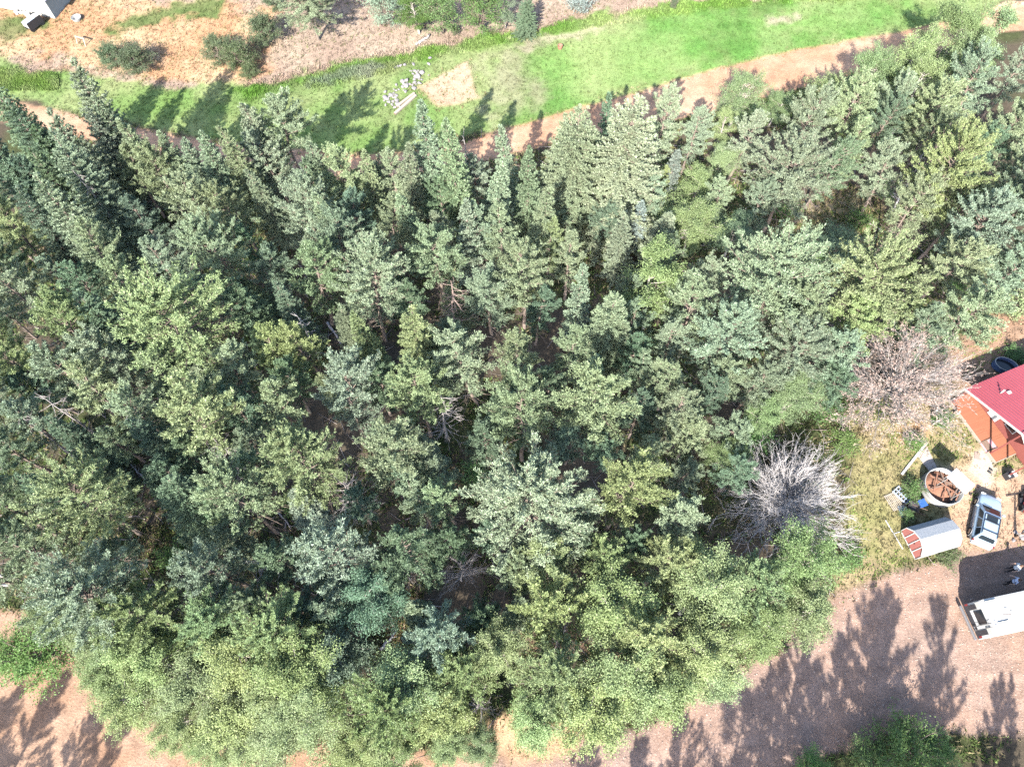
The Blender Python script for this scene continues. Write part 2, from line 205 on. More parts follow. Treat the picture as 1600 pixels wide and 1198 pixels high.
 ('P', 25.78, 25.84, 9.18, 2.06, 'g', 'mid-sized grey-green pine just left of the pinkish dead tree, eighty-two percent across, forty-seven down'),
 ('P', 32.13, 27.52, 9.26, 2.09, 'g', 'mid-sized grey-green pine just above the pinkish dead tree, ninety percent across, forty-four down'),
 ('P', 30.83, 28.63, 7.94, 1.87, 'y', 'mid-sized yellow-green pine just above the pinkish dead tree, eighty-eight percent across, forty-three down'),
 ('P', 12.74, 27.94, 8.19, 1.59, 'g', 'mid-sized grey-green pine below the big pale spruce, sixty-six percent across, forty-four down'),
 ('P', 9.21, 25.96, 8.87, 1.29, 'd', 'slender dark green pine below the big pale spruce, sixty-two percent across, forty-seven down'),
 ('P', 46.84, 48.85, 10.68, 2.41, 'g', 'mid-sized grey-green pine right of the upper road bend, ninety-nine percent across, seventeen down'),
 ('P', 44.29, 41.28, 10.95, 2.27, 'g', 'mid-sized grey-green pine above the red-roofed house, ninety-nine percent across, twenty-five down'),
 ('P', 42.46, 34.65, 10.88, 2.17, 'g', 'mid-sized grey-green pine above the red-roofed house, ninety-nine percent across, thirty-three down'),
 ('P', -27.99, 11.36, 6.91, 1.64, 'd', 'mid-sized dark green pine above the lower-left road, eleven percent across, seventy-two down'),
 ('P', -14.25, 6.98, 7.32, 1.57, 'd', 'mid-sized dark green pine left of the small grey snag, twenty-nine percent across, eighty down'),
 ('P', -2.16, 7.0, 7.13, 1.58, 'd', 'mid-sized dark green pine just below the small grey snag, forty-seven percent across, eighty down'),
 ('P', -0.44, 9.85, 8.1, 1.6, 'g', 'mid-sized grey-green pine just right of the small grey snag, forty-nine percent across, seventy-four down'),
 ('P', -24.31, 18.84, 7.69, 1.39, 'd', 'mid-sized dark green pine below the dead leaning snag, eighteen percent across, fifty-eight down'),
 ('P', 9.23, 5.53, 10.09, 2.56, 'l', 'broad lime-green pine below the grey bare tree, sixty-four percent across, eighty-three down'),
 ('P', 16.33, 8.06, 8.84, 2.56, 'l', 'broad lime-green pine below the grey bare tree, seventy-four percent across, seventy-eight down'),
 ('P', 2.79, 2.68, 10.2, 2.69, 'l', 'broad lime-green pine below the small grey snag, fifty-four percent across, eighty-nine down'),
 ('P', -14.56, 5.34, 10.02, 2.77, 'l', 'broad lime-green pine left of the small grey snag, twenty-eight percent across, eighty-three down'),
 ('P', -8.26, 1.59, 10.34, 2.66, 'l', 'broad lime-green pine below the small grey snag, thirty-seven percent across, ninety-one down'),
 ('P', -23.71, 7.1, 10.18, 2.6, 'a', 'broad green pine right of the lower-left road, fourteen percent across, seventy-nine down'),
 ('P', -20.12, 6.59, 9.29, 2.4, 'a', 'broad green pine right of the lower-left road, twenty percent across, eighty-one down'),
 ('P', -3.07, 3.49, 8.92, 2.45, 'l', 'broad lime-green pine below the small grey snag, forty-five percent across, eighty-seven down'),
 ('P', 9.94, 9.71, 9.16, 2.02, 'y', 'mid-sized yellow-green pine left of the grey bare tree, sixty-four percent across, seventy-four down'),
 ('P', 2.89, 6.3, 10.26, 2.36, 'y', 'broad yellow-green pine right of the small grey snag, fifty-four percent across, eighty-one down'),
 ('P', -17.17, 7.71, 8.28, 1.79, 'b', 'mid-sized blue-green pine left of the small grey snag, twenty-five percent across, seventy-eight down'),
 ('P', 5.74, 10.31, 7.93, 1.84, 'y', 'mid-sized yellow-green pine right of the small grey snag, fifty-eight percent across, seventy-three down'),
 ('P', -21.79, 69.87, 7.25, 3.54, 'g', 'mid-sized grey-green pine left of the meadow rocks, thirty percent across, one down'),
 ('S', -36.58, 47.73, 14.54, 2.26, 'b', 'narrow blue-green spruce below the upper-left junipers, nine percent across, seventeen down'),
 ('S', -33.91, 47.68, 12.26, 1.57, 'b', 'narrow blue-green spruce below the upper-left junipers, thirteen percent across, eighteen down'),
 ('S', -40.63, 44.95, 13.62, 2.03, 'd', 'narrow dark green spruce above the dead leaning snag, four percent across, twenty down'),
 ('S', -36.82, 44.49, 13.6, 2.02, 'b', 'narrow blue-green spruce just above the dead leaning snag, nine percent across, twenty-one down'),
 ('S', -34.97, 40.39, 14.09, 2.73, 'b', 'wide blue-green spruce just above the dead leaning snag, nine percent across, twenty-five down'),
 ('S', -25.61, 43.2, 12.09, 1.7, 'g', 'narrow grey-green spruce right of the dead leaning snag, twenty-one percent across, twenty-three down'),
 ('S', -7.44, 45.0, 13.65, 1.78, 'g', 'narrow grey-green spruce just below the meadow rocks, forty-two percent across, twenty down'),
 ('S', -4.66, 42.44, 14.49, 1.81, 'g', 'narrow grey-green spruce below the bare dirt patch, forty-five percent across, twenty-three down'),
 ('S', -1.67, 40.72, 12.53, 1.55, 'g', 'narrow grey-green spruce below the bare dirt patch, forty-eight percent across, twenty-six down'),
 ('S', 5.4, 43.61, 14.54, 3.89, 'w', 'wide pale green spruce just left of the big pale spruce, fifty-six percent across, twenty-one down'),
 ('S', 9.24, 43.03, 15.33, 4.54, 'w', 'wide pale green spruce right of the bare dirt patch, sixty-one percent across, twenty-one down'),
 ('S', 4.28, 45.67, 11.27, 1.42, 'g', 'narrow grey-green spruce just left of the big pale spruce, fifty-five percent across, twenty-one down'),
 ('S', 1.33, 41.68, 12.31, 1.38, 'b', 'narrow blue-green spruce left of the big pale spruce, fifty-two percent across, twenty-five down'),
 ('S', 8.69, 49.24, 10.73, 1.08, 'd', 'narrow dark green spruce just above the big pale spruce, fifty-nine percent across, seventeen down'),
 ('S', -35.09, 36.28, 13.39, 2.29, 'b', 'wide blue-green spruce just left of the dead leaning snag, eight percent across, thirty-one down'),
 ('S', 5.33, 30.45, 11.14, 1.21, 'g', 'narrow grey-green spruce below the big pale spruce, fifty-seven percent across, forty down'),
 ('S', 7.08, 28.54, 13.26, 2.26, 'g', 'wide grey-green spruce below the big pale spruce, fifty-nine percent across, forty-two down'),
 ('S', 8.15, 27.53, 10.98, 1.77, 'b', 'narrow blue-green spruce below the big pale spruce, sixty percent across, forty-four down'),
 ('S', 2.08, 37.33, 12.19, 1.74, 'b', 'narrow blue-green spruce left of the big pale spruce, fifty-two percent across, thirty down'),
 ('S', -10.03, 34.02, 10.3, 1.53, 'd', 'narrow dark green spruce below the meadow rocks, thirty-eight percent across, thirty-six down'),
 ('S', -11.35, 27.7, 10.17, 1.29, 'y', 'narrow yellow-green spruce above the small grey snag, thirty-six percent across, forty-four down'),
 ('S', -10.48, 26.82, 8.2, 0.91, 'y', 'narrow yellow-green spruce above the small grey snag, thirty-seven percent across, forty-six down'),
 ('S', -7.16, 26.05, 12.51, 2.21, 'y', 'wide yellow-green spruce above the small grey snag, forty-one percent across, forty-six down'),
 ('S', -32.25, 29.2, 10.72, 2.28, 'd', 'wide dark green spruce below the dead leaning snag, ten percent across, forty-two down'),
 ('S', -32.9, 15.82, 10.0, 1.6, 'd', 'narrow dark green spruce above the lower-left road, five percent across, sixty-three down'),
 ('S', -24.07, 14.75, 9.17, 2.31, 'd', 'wide dark green spruce above the lower-left road, seventeen percent across, sixty-five down'),
 ('S', -26.28, 19.05, 9.8, 1.5, 'd', 'narrow dark green spruce below the dead leaning snag, fifteen percent across, fifty-eight down'),
 ('S', -32.45, 19.3, 9.2, 1.5, 'd', 'narrow dark green spruce below the dead leaning snag, eight percent across, fifty-eight down'),
 ('S', 14.91, 47.12, 6.1, 1.06, 's', 'narrow silver-blue spruce just right of the big pale spruce, sixty-five percent across, twenty-two down'),
 ('S', 14.0, 47.18, 4.82, 1.13, 'y', 'narrow yellow-green spruce just right of the big pale spruce, sixty-four percent across, twenty-three down'),
 ('S', 11.38, 41.42, 6.01, 1.02, 's', 'narrow silver-blue spruce just below the big pale spruce, sixty-two percent across, twenty-nine down'),
 ('S', 9.41, 37.59, 8.82, 1.46, 'g', 'narrow grey-green spruce below the big pale spruce, sixty-one percent across, thirty-two down'),
 ('S', 1.51, 70.64, 4.82, 1.52, 'd', 'narrow dark green spruce right of the bare dirt patch, fifty-one percent across, two down'),
 ('S', -38.36, 40.82, 12.64, 1.79, 'd', 'narrow dark green spruce just left of the dead leaning snag, six percent across, twenty-six down'),
 ('S', -15.04, 38.48, 10.87, 1.46, 'b', 'narrow blue-green spruce below the meadow rocks, thirty-three percent across, thirty down'),
 ('S', -8.18, 38.6, 10.74, 1.46, 'b', 'narrow blue-green spruce below the meadow rocks, forty-one percent across, thirty down'),
 ('S', -3.8, 37.29, 10.75, 1.33, 'b', 'narrow blue-green spruce below the bare dirt patch, forty-six percent across, thirty-one down'),
 ('S', -39.19, 37.24, 11.56, 1.74, 'd', 'narrow dark green spruce just left of the dead leaning snag, four percent across, thirty-one down'),
 ('S', -21.05, 41.35, 11.02, 1.5, 'b', 'narrow blue-green spruce right of the dead leaning snag, twenty-six percent across, twenty-six down'),
 ('S', -21.39, 30.57, 9.94, 1.65, 'd', 'narrow dark green spruce right of the dead leaning snag, twenty-four percent across, forty down'),
 ('S', -17.33, 29.86, 10.15, 1.53, 'd', 'narrow dark green spruce right of the dead leaning snag, twenty-nine percent across, forty-one down'),
 ('S', 6.22, 24.95, 8.1, 1.22, 'd', 'narrow dark green spruce below the big pale spruce, fifty-eight percent across, forty-nine down'),
 ('S', -0.93, 22.47, 8.83, 1.29, 'd', 'narrow dark green spruce above the small grey snag, forty-nine percent across, fifty-three down'),
 ('S', -42.83, 47.94, 13.54, 2.33, 'd', 'narrow dark green spruce left of the upper-left junipers, three percent across, seventeen down'),
 ('S', -40.74, 45.77, 11.52, 1.85, 'd', 'narrow dark green spruce above the dead leaning snag, five percent across, twenty-one down'),
 ('S', -35.76, 46.76, 11.96, 1.74, 'b', 'narrow blue-green spruce above the dead leaning snag, eleven percent across, nineteen down'),
 ('S', -31.43, 45.1, 11.82, 1.6, 'b', 'narrow blue-green spruce above the dead leaning snag, fifteen percent across, twenty-one down'),
 ('S', -29.66, 44.9, 10.97, 1.41, 'g', 'narrow grey-green spruce right of the dead leaning snag, seventeen percent across, twenty-two down'),
 ('S', -28.09, 44.48, 10.67, 1.59, 'g', 'narrow grey-green spruce right of the dead leaning snag, nineteen percent across, twenty-three down'),
 ('S', -23.68, 44.33, 12.42, 1.71, 'g', 'narrow grey-green spruce right of the dead leaning snag, twenty-four percent across, twenty-two down'),
 ('S', -22.23, 47.17, 11.92, 2.06, 'g', 'narrow grey-green spruce left of the meadow rocks, twenty-six percent across, nineteen down'),
 ('S', -17.42, 44.56, 10.6, 1.59, 'g', 'narrow grey-green spruce below the meadow rocks, thirty-one percent across, twenty-three down'),
 ('S', -42.44, 43.66, 13.2, 2.31, 'd', 'narrow dark green spruce left of the dead leaning snag, two percent across, twenty-two down'),
 ('S', -12.73, 43.29, 10.65, 1.34, 'g', 'narrow grey-green spruce below the meadow rocks, thirty-six percent across, twenty-four down'),
 ('S', -9.49, 43.35, 11.1, 1.34, 'g', 'narrow grey-green spruce below the meadow rocks, thirty-nine percent across, twenty-four down'),
 ('S', 0.0, 44.26, 10.9, 1.34, 'g', 'narrow grey-green spruce below the bare dirt patch, fifty percent across, twenty-three down'),
 ('A', 20.7, 52.96, 6.07, 1.25, 'a', 'slender green leafy tree left of the upper road bend, seventy-one percent across, sixteen down'),
 ('A', 22.57, 56.31, 7.32, 2.27, 'a', 'mid-sized green leafy tree just left of the upper road bend, seventy-two percent across, twelve down'),
 ('A', 26.94, 56.88, 4.13, 1.62, 'a', 'slender green leafy tree just below the upper road bend, seventy-six percent across, fourteen down'),
 ('A', 32.33, 58.7, 3.99, 1.97, 'a', 'mid-sized green leafy tree just right of the upper road bend, eighty-one percent across, twelve down'),
 ('A', 35.81, 59.26, 8.27, 2.1, 'a', 'mid-sized green leafy tree right of the upper road bend, eighty-five percent across, nine down'),
 ('A', 38.91, 58.07, 10.18, 2.61, 'a', 'mid-sized green leafy tree right of the upper road bend, eighty-nine percent across, nine down'),
 ('A', 43.68, 61.73, 10.93, 2.91, 'a', 'mid-sized green leafy tree right of the upper road bend, ninety-three percent across, five down'),
 ('A', 47.74, 63.19, 9.73, 2.45, 'a', 'mid-sized green leafy tree right of the upper road bend, ninety-six percent across, four down'),
 ('A', 43.96, 58.28, 10.14, 2.49, 'a', 'mid-sized green leafy tree right of the upper road bend, ninety-four percent across, eight down'),
 ('A', 39.04, 54.82, 10.11, 2.14, 'a', 'mid-sized green leafy tree right of the upper road bend, ninety percent across, twelve down'),
 ('A', 11.82, 32.32, 11.51, 2.57, 'a', 'mid-sized green leafy tree below the big pale spruce, sixty-four percent across, thirty-seven down'),
 ('A', 16.15, 40.24, 7.33, 2.83, 'a', 'mid-sized green leafy tree right of the big pale spruce, sixty-eight percent across, twenty-nine down'),
 ('A', 20.05, 40.16, 6.09, 2.18, 'd', 'mid-sized dark green leafy tree right of the big pale spruce, seventy-two percent across, thirty down'),
 ('A', 29.99, 39.9, 2.97, 2.47, 'd', 'mid-sized dark green leafy tree above the pinkish dead tree, eighty-two percent across, thirty-two down'),
 ('A', 17.22, 45.62, 6.24, 1.78, 'a', 'mid-sized green leafy tree right of the big pale spruce, sixty-eight percent across, twenty-four down'),
 ('A', 20.07, 48.64, 5.76, 1.52, 'a', 'slender green leafy tree right of the big pale spruce, seventy-one percent across, twenty-one down'),
 ('A', 22.43, 23.82, 5.82, 2.29, 'a', 'mid-sized green leafy tree above the grey bare tree, seventy-eight percent across, fifty-two down'),
 ('A', 16.1, 18.63, 6.07, 1.81, 'a', 'mid-sized green leafy tree left of the grey bare tree, seventy-one percent across, sixty down'),
 ('A', 19.8, 22.36, 5.08, 1.52, 'a', 'mid-sized green leafy tree above the grey bare tree, seventy-four percent across, fifty-four down'),
 ('A', 6.8, 7.44, 9.73, 2.65, 'l', 'broad lime-green leafy tree right of the small grey snag, sixty percent across, seventy-nine down'),
 ('A', 12.5, 7.81, 10.17, 2.44, 'l', 'broad lime-green leafy tree below the grey bare tree, sixty-eight percent across, seventy-eight down'),
 ('A', 19.32, 9.36, 9.36, 2.39, 'a', 'broad green leafy tree below the grey bare tree, seventy-eight percent across, seventy-five down'),
 ('A', 20.0, 7.19, 7.95, 2.08, 'a', 'mid-sized green leafy tree just above the gravel driveway, seventy-nine percent across, eighty down'),
 ('A', 16.41, 5.55, 7.99, 2.02, 'l', 'mid-sized lime-green leafy tree left of the gravel driveway, seventy-four percent across, eighty-three down'),
 ('A', 12.77, 4.7, 8.82, 2.2, 'l', 'broad lime-green leafy tree left of the gravel driveway, sixty-nine percent across, eighty-five down'),
 ('A', 9.41, 2.39, 8.88, 2.15, 'l', 'broad lime-green leafy tree left of the gravel driveway, sixty-four percent across, ninety down'),
 ('A', 13.87, 3.21, 7.33, 1.6, 'l', 'mid-sized lime-green leafy tree left of the gravel driveway, seventy-one percent across, eighty-eight down'),
 ('A', 6.49, 2.91, 9.94, 2.84, 'l', 'broad lime-green leafy tree right of the small grey snag, sixty percent across, eighty-eight down'),
 ('A', 5.01, 0.9, 9.42, 2.4, 'l', 'broad lime-green leafy tree below the small grey snag, fifty-eight percent across, ninety-three down'),
 ('A', 1.21, 0.54, 8.34, 1.82, 'l', 'mid-sized lime-green leafy tree below the small grey snag, fifty-two percent across, ninety-four down'),
 ('A', -0.84, 4.88, 9.12, 1.88, 'y', 'mid-sized yellow-green leafy tree below the small grey snag, forty-nine percent across, eighty-four down'),
 ('A', 12.76, 10.86, 7.87, 1.79, 'y', 'mid-sized yellow-green leafy tree left of the grey bare tree, sixty-eight percent across, seventy-three down'),
 ('A', -6.01, 2.34, 10.48, 2.4, 'l', 'broad lime-green leafy tree below the small grey snag, forty-one percent across, ninety down'),
 ('A', -12.15, 2.91, 10.05, 2.84, 'l', 'broad lime-green leafy tree left of the small grey snag, thirty-one percent across, eighty-eight down'),
 ('A', -11.01, 4.1, 8.98, 2.08, 'd', 'mid-sized dark green leafy tree left of the small grey snag, thirty-three percent across, eighty-six down'),
 ('A', -9.25, 7.73, 8.9, 2.26, 't', 'broad teal-green leafy tree left of the small grey snag, thirty-seven percent across, seventy-eight down'),
 ('A', -12.81, 0.9, 9.44, 2.5, 'l', 'broad lime-green leafy tree left of the small grey snag, thirty percent across, ninety-three down'),
 ('A', -15.66, 2.03, 8.03, 1.85, 'l', 'mid-sized lime-green leafy tree left of the small grey snag, twenty-six percent across, ninety-one down'),
 ('A', -7.76, -0.37, 6.9, 1.84, 'a', 'mid-sized green leafy tree below the small grey snag, thirty-eight percent across, ninety-six down'),
 ('A', -4.48, 0.73, 8.02, 1.93, 'l', 'mid-sized lime-green leafy tree below the small grey snag, forty-three percent across, ninety-three down'),
 ('A', -1.67, -0.94, 4.85, 1.25, 'a', 'mid-sized green leafy tree below the small grey snag, forty-eight percent across, ninety-seven down'),
 ('A', -4.16, -0.94, 5.08, 1.33, 'a', 'mid-sized green leafy tree below the small grey snag, forty-four percent across, ninety-seven down'),
 ('A', -33.05, 4.99, 3.4, 2.8, 'k', 'broad bright green leafy tree just above the lower-left road, four percent across, eighty-five down'),
 ('A', -35.66, 4.78, 2.56, 1.58, 'k', 'mid-sized bright green leafy tree just above the lower-left road, one percent across, eighty-five down'),
 ('A', -24.99, 2.05, 7.21, 2.08, 'l', 'mid-sized lime-green leafy tree right of the lower-left road, twelve percent across, ninety-one down'),
 ('A', -21.83, 0.56, 6.21, 1.87, 'l', 'mid-sized lime-green leafy tree right of the lower-left road, seventeen percent across, ninety-four down'),
 ('A', -18.45, 0.93, 6.73, 2.07, 'l', 'mid-sized lime-green leafy tree right of the lower-left road, twenty-two percent across, ninety-three down'),
 ('A', -15.3, -0.19, 6.05, 1.86, 'l', 'mid-sized lime-green leafy tree right of the lower-left road, twenty-seven percent across, ninety-six down'),
 ('A', -28.94, 5.08, 5.91, 1.74, 'a', 'mid-sized green leafy tree above the lower-left road, eight percent across, eighty-four down'),
 ('A', -27.06, 3.25, 6.27, 1.79, 'a', 'mid-sized green leafy tree right of the lower-left road, ten percent across, eighty-eight down'),
 ('A', -31.38, 7.15, 6.18, 1.77, 'a', 'mid-sized green leafy tree above the lower-left road, six percent across, eighty down'),
 ('A', -23.76, 3.38, 7.86, 2.61, 'l', 'broad lime-green leafy tree right of the lower-left road, fourteen percent across, eighty-eight down'),
 ('A', -20.44, 2.04, 7.87, 2.48, 'l', 'broad lime-green leafy tree right of the lower-left road, nineteen percent across, ninety-one down'),
 ('A', -17.35, 4.51, 8.77, 2.51, 'l', 'broad lime-green leafy tree right of the lower-left road, twenty-four percent across, eighty-five down'),
 ('A', -19.33, 4.53, 8.39, 1.89, 'l', 'mid-sized lime-green leafy tree right of the lower-left road, twenty-one percent across, eighty-five down'),
 ('A', -26.75, 5.42, 6.9, 1.94, 'a', 'mid-sized green leafy tree right of the lower-left road, eleven percent across, eighty-three down'),
 ('A', -20.92, -0.77, 3.04, 1.07, 'a', 'slender green leafy tree right of the lower-left road, nineteen percent across, ninety-seven down'),
 ('A', -17.6, -0.19, 4.01, 1.27, 'a', 'mid-sized green leafy tree right of the lower-left road, twenty-four percent across, ninety-six down'),
 ('A', -13.78, 72.02, 4.58, 2.33, 'b', 'mid-sized blue-green leafy tree above the meadow rocks, thirty-eight percent across, one down'),
 ('A', -10.5, 70.95, 5.07, 1.96, 'k', 'mid-sized bright green leafy tree above the meadow rocks, forty-one percent across, one down'),
 ('A', -7.83, 70.9, 5.13, 2.31, 'k', 'mid-sized bright green leafy tree above the bare dirt patch, forty-three percent across, one down'),
 ('A', -3.35, 70.93, 5.34, 2.51, 'k', 'mid-sized bright green leafy tree above the bare dirt patch, forty-seven percent across, one down'),
 ('A', -0.7, 71.73, 5.14, 1.55, 'b', 'slender blue-green leafy tree above the bare dirt patch, forty-nine percent across, one down'),
 ('A', 26.12, -1.45, 2.96, 2.55, 'k', 'broad bright green leafy tree below the gravel driveway, eighty-eight percent across, ninety-eight down'),
 ('A', 28.66, -1.09, 2.02, 1.29, 'k', 'mid-sized bright green leafy tree right of the gravel driveway, ninety-two percent across, ninety-seven down'),
 ('A', 23.94, -2.0, 1.98, 1.5, 'k', 'mid-sized bright green leafy tree below the gravel driveway, eighty-five percent across, ninety-nine down'),
 ('A', 20.01, -2.45, 1.97, 1.28, 'k', 'mid-sized bright green leafy tree below the gravel driveway, seventy-nine percent across, ninety-nine down'),
 ('A', -9.84, -1.11, 6.05, 1.64, 'l', 'mid-sized lime-green leafy tree below the small grey snag, thirty-five percent across, ninety-eight down'),
 ('A', -16.62, -1.05, 5.01, 2.08, 'l', 'mid-sized lime-green leafy tree right of the lower-left road, twenty-five percent across, ninety-seven down'),
 ('A', -10.77, -1.49, 4.96, 2.07, 'l', 'mid-sized lime-green leafy tree below the small grey snag, thirty-four percent across, ninety-eight down'),
 ('A', -7.83, -1.78, 5.14, 1.85, 'a', 'mid-sized green leafy tree below the small grey snag, thirty-eight percent across, ninety-nine down'),
 ('A', -18.96, -0.68, 5.07, 1.67, 'l', 'mid-sized lime-green leafy tree right of the lower-left road, twenty-two percent across, ninety-seven down'),
 ('J', -43.68, 65.76, 2.5, 1.74, 'j', 'low dark olive juniper bush just left of the upper-left junipers, eleven percent across, seven down'),
 ('J', -40.78, 64.91, 2.75, 2.14, 'j', 'low dark olive juniper bush just right of the upper-left junipers, thirteen percent across, eight down'),
 ('J', -32.09, 66.58, 2.8, 1.81, 'j', 'low dark olive juniper bush right of the upper-left junipers, twenty-one percent across, seven down'),
 ('J', -29.65, 65.5, 2.92, 2.01, 'j', 'low dark olive juniper bush right of the upper-left junipers, twenty-three percent across, seven down'),
 ('J', -27.37, 69.1, 3.33, 2.05, 'j', 'low dark olive juniper bush right of the upper-left junipers, twenty-six percent across, four down'),
 ('J', -28.56, 64.04, 1.41, 1.25, 'j', 'low dark olive juniper bush right of the upper-left junipers, twenty-four percent across, nine down'),
 ('J', -27.23, 75.41, 1.92, 1.47, 'j', 'low dark olive juniper bush left of the meadow rocks, twenty-seven percent across, one down'),
 ('K', 31.74, 16.95, 1.03, 1.02, 'k', 'low bright green leafy shrub just above the pale shed, eighty-nine percent across, sixty-four down'),
 ('K', 33.34, 11.98, 0.7, 1.08, 'j', 'low dark olive leafy shrub just below the pale shed, ninety-two percent across, seventy-two down'),
 ('K', 33.15, 21.28, 0.91, 0.95, 'k', 'low bright green leafy shrub just below the pinkish dead tree, eighty-nine percent across, fifty-eight down'),
 ('K', 27.29, 58.74, 1.02, 0.88, 'k', 'low bright green leafy shrub just below the upper road bend, seventy-five percent across, fourteen down'),
 ('K', 7.74, 75.01, 1.22, 1.62, 's', 'low silver-blue leafy shrub right of the bare dirt patch, fifty-seven percent across, one down'),
 ('K', -6.35, 70.67, 0.9, 0.51, 'j', 'low dark olive leafy shrub just above the bare dirt patch, forty-four percent across, four down'),
 ('K', 18.63, 75.2, 0.94, 0.52, 'j', 'low dark olive leafy shrub left of the upper road bend, sixty-six percent across, one down'),
 ('K', 17.39, 26.38, 1.59, 1.36, 'k', 'low bright green leafy shrub above the grey bare tree, seventy percent across, fifty down'),
 ('K', 25.95, 24.04, 1.39, 1.61, 'k', 'low bright green leafy shrub left of the pinkish dead tree, eighty percent across, fifty-three down'),
 ('K', 35.71, 23.23, 1.14, 0.91, 'k', 'low bright green leafy shrub just below the pinkish dead tree, ninety-two percent across, fifty-five down'),
 ('K', 27.37, 21.28, 0.88, 1.32, 'k', 'low bright green leafy shrub right of the grey bare tree, eighty-two percent across, fifty-eight down'),
 ('K', 25.9, 11.85, 0.99, 1.22, 'k', 'low bright green leafy shrub left of the pale shed, eighty-three percent across, seventy-three down'),
 ('K', 19.88, 21.15, 1.55, 1.57, 'k', 'low bright green leafy shrub just above the grey bare tree, seventy-four percent across, fifty-eight down'),
 ('K', 30.92, 15.14, 0.68, 0.65, 'k', 'low bright green leafy shrub just left of the pale shed, eighty-eight percent across, sixty-seven down'),
 ('K', 14.23, 45.04, 1.24, 1.36, 'y', 'low yellow-green leafy shrub just below the big pale spruce, sixty-four percent across, twenty-eight down'),
 ('K', 18.86, 37.61, 1.23, 1.3, 'y', 'low yellow-green leafy shrub below the big pale spruce, seventy percent across, thirty-six down'),
 ('K', 12.92, 30.53, 1.2, 1.4, 'y', 'low yellow-green leafy shrub below the big pale spruce, sixty-four percent across, forty-five down'),
 ('K', 15.74, 47.53, 0.99, 0.94, 'y', 'low yellow-green leafy shrub just right of the big pale spruce, sixty-six percent across, twenty-five down'),
 ('K', 26.58, 45.0, 1.34, 1.36, 'k', 'low bright green leafy shrub below the upper road bend, seventy-seven percent across, twenty-eight down'),
 ('K', 36.4, 47.37, 1.35, 1.26, 'k', 'low bright green leafy shrub below the upper road bend, eighty-six percent across, twenty-five down'),
 ('K', 44.14, 29.37, 0.78, 1.12, 'k', 'low bright green leafy shrub just above the red-roofed house, ninety-nine percent across, forty-six down'),
 ('K', 40.66, 36.28, 1.0, 1.17, 'k', 'low bright green leafy shrub above the pinkish dead tree, ninety-three percent across, thirty-eight down'),
 ('K', 45.09, 34.11, 2.42, 1.43, 'y', 'low yellow-green leafy shrub above the red-roofed house, ninety-nine percent across, forty down'),
 ('K', -25.84, 11.83, 1.21, 1.22, 'k', 'low bright green leafy shrub above the lower-left road, seventeen percent across, seventy-three down'),
 ('K', -17.1, 15.82, 1.29, 1.26, 'k', 'low bright green leafy shrub left of the small grey snag, twenty-nine percent across, sixty-six down'),
 ('K', -3.08, 18.46, 1.27, 1.28, 'k', 'low bright green leafy shrub above the small grey snag, forty-six percent across, sixty-two down'),
 ('K', 28.08, 39.73, 1.32, 1.79, 'k', 'low bright green leafy shrub above the pinkish dead tree, seventy-nine percent across, thirty-three down'),
 ('K', 33.47, 43.88, 1.24, 1.35, 'k', 'low bright green leafy shrub above the pinkish dead tree, eighty-four percent across, twenty-nine down'),
 ('P', 5.1, 41.03, 6.75, 1.74, 'g', 'mid-sized grey-green pine below the big pale spruce, fifty-six percent across, twenty-eight down'),
 ('P', -12.01, 35.98, 7.48, 1.26, 'd', 'slender dark green pine below the meadow rocks, thirty-six percent across, thirty-four down'),
 ('S', -15.2, 14.36, 7.7, 1.37, 'b', 'narrow blue-green spruce left of the small grey snag, twenty-nine percent across, sixty-six down'),
 ('P', 9.97, 30.02, 7.17, 1.48, 'b', 'mid-sized blue-green pine below the big pale spruce, sixty-two percent across, forty-two down'),
 ('P', 2.01, 17.06, 7.61, 1.49, 'b', 'mid-sized blue-green pine above the small grey snag, fifty-three percent across, sixty-one down'),
 ('P', -27.85, 28.87, 6.56, 1.52, 'g', 'mid-sized grey-green pine below the dead leaning snag, seventeen percent across, forty-four down'),
 ('P', -42.24, 31.25, 7.05, 1.51, 'b', 'mid-sized blue-green pine left of the dead leaning snag, one percent across, forty down'),
 ('P', 3.75, 11.76, 7.35, 1.41, 'd', 'mid-sized dark green pine right of the small grey snag, fifty-five percent across, seventy-one down'),
 ('S', -13.7, 9.8, 7.07, 1.03, 'g', 'narrow grey-green spruce left of the small grey snag, thirty-one percent across, seventy-five down'),
 ('P', -21.88, 12.43, 6.43, 1.06, 'g', 'slender grey-green pine above the lower-left road, twenty percent across, seventy down'),
 ('P', -44.91, 43.81, 7.81, 1.47, 'g', 'slender grey-green pine left of the dead leaning snag, one percent across, twenty-four down'),
 ('S', -19.64, 11.97, 8.39, 1.16, 'b', 'narrow blue-green spruce left of the small grey snag, twenty-two percent across, seventy down'),
 ('P', -1.29, 14.9, 6.62, 1.46, 'g', 'mid-sized grey-green pine above the small grey snag, forty-eight percent across, sixty-six down'),
 ('S', -4.44, 32.58, 6.74, 1.7, 'g', 'narrow grey-green spruce below the bare dirt patch, forty-five percent across, thirty-nine down'),
 ('S', 12.87, 38.43, 8.3, 1.68, 'g', 'narrow grey-green spruce below the big pale spruce, sixty-five percent across, thirty down'),
 ('P', 9.12, 12.21, 6.67, 1.42, 'd', 'mid-sized dark green pine left of the grey bare tree, sixty-two percent across, seventy down'),
 ('P', -3.17, 44.48, 8.19, 1.55, 'b', 'mid-sized blue-green pine below the bare dirt patch, forty-seven percent across, twenty-three down'),
 ('P', -15.54, 18.37, 8.25, 1.14, 'b', 'slender blue-green pine left of the small grey snag, twenty-nine percent across, fifty-nine down'),
 ('P', 13.12, 35.81, 7.98, 1.65, 'b', 'mid-sized blue-green pine below the big pale spruce, sixty-five percent across, thirty-four down'),
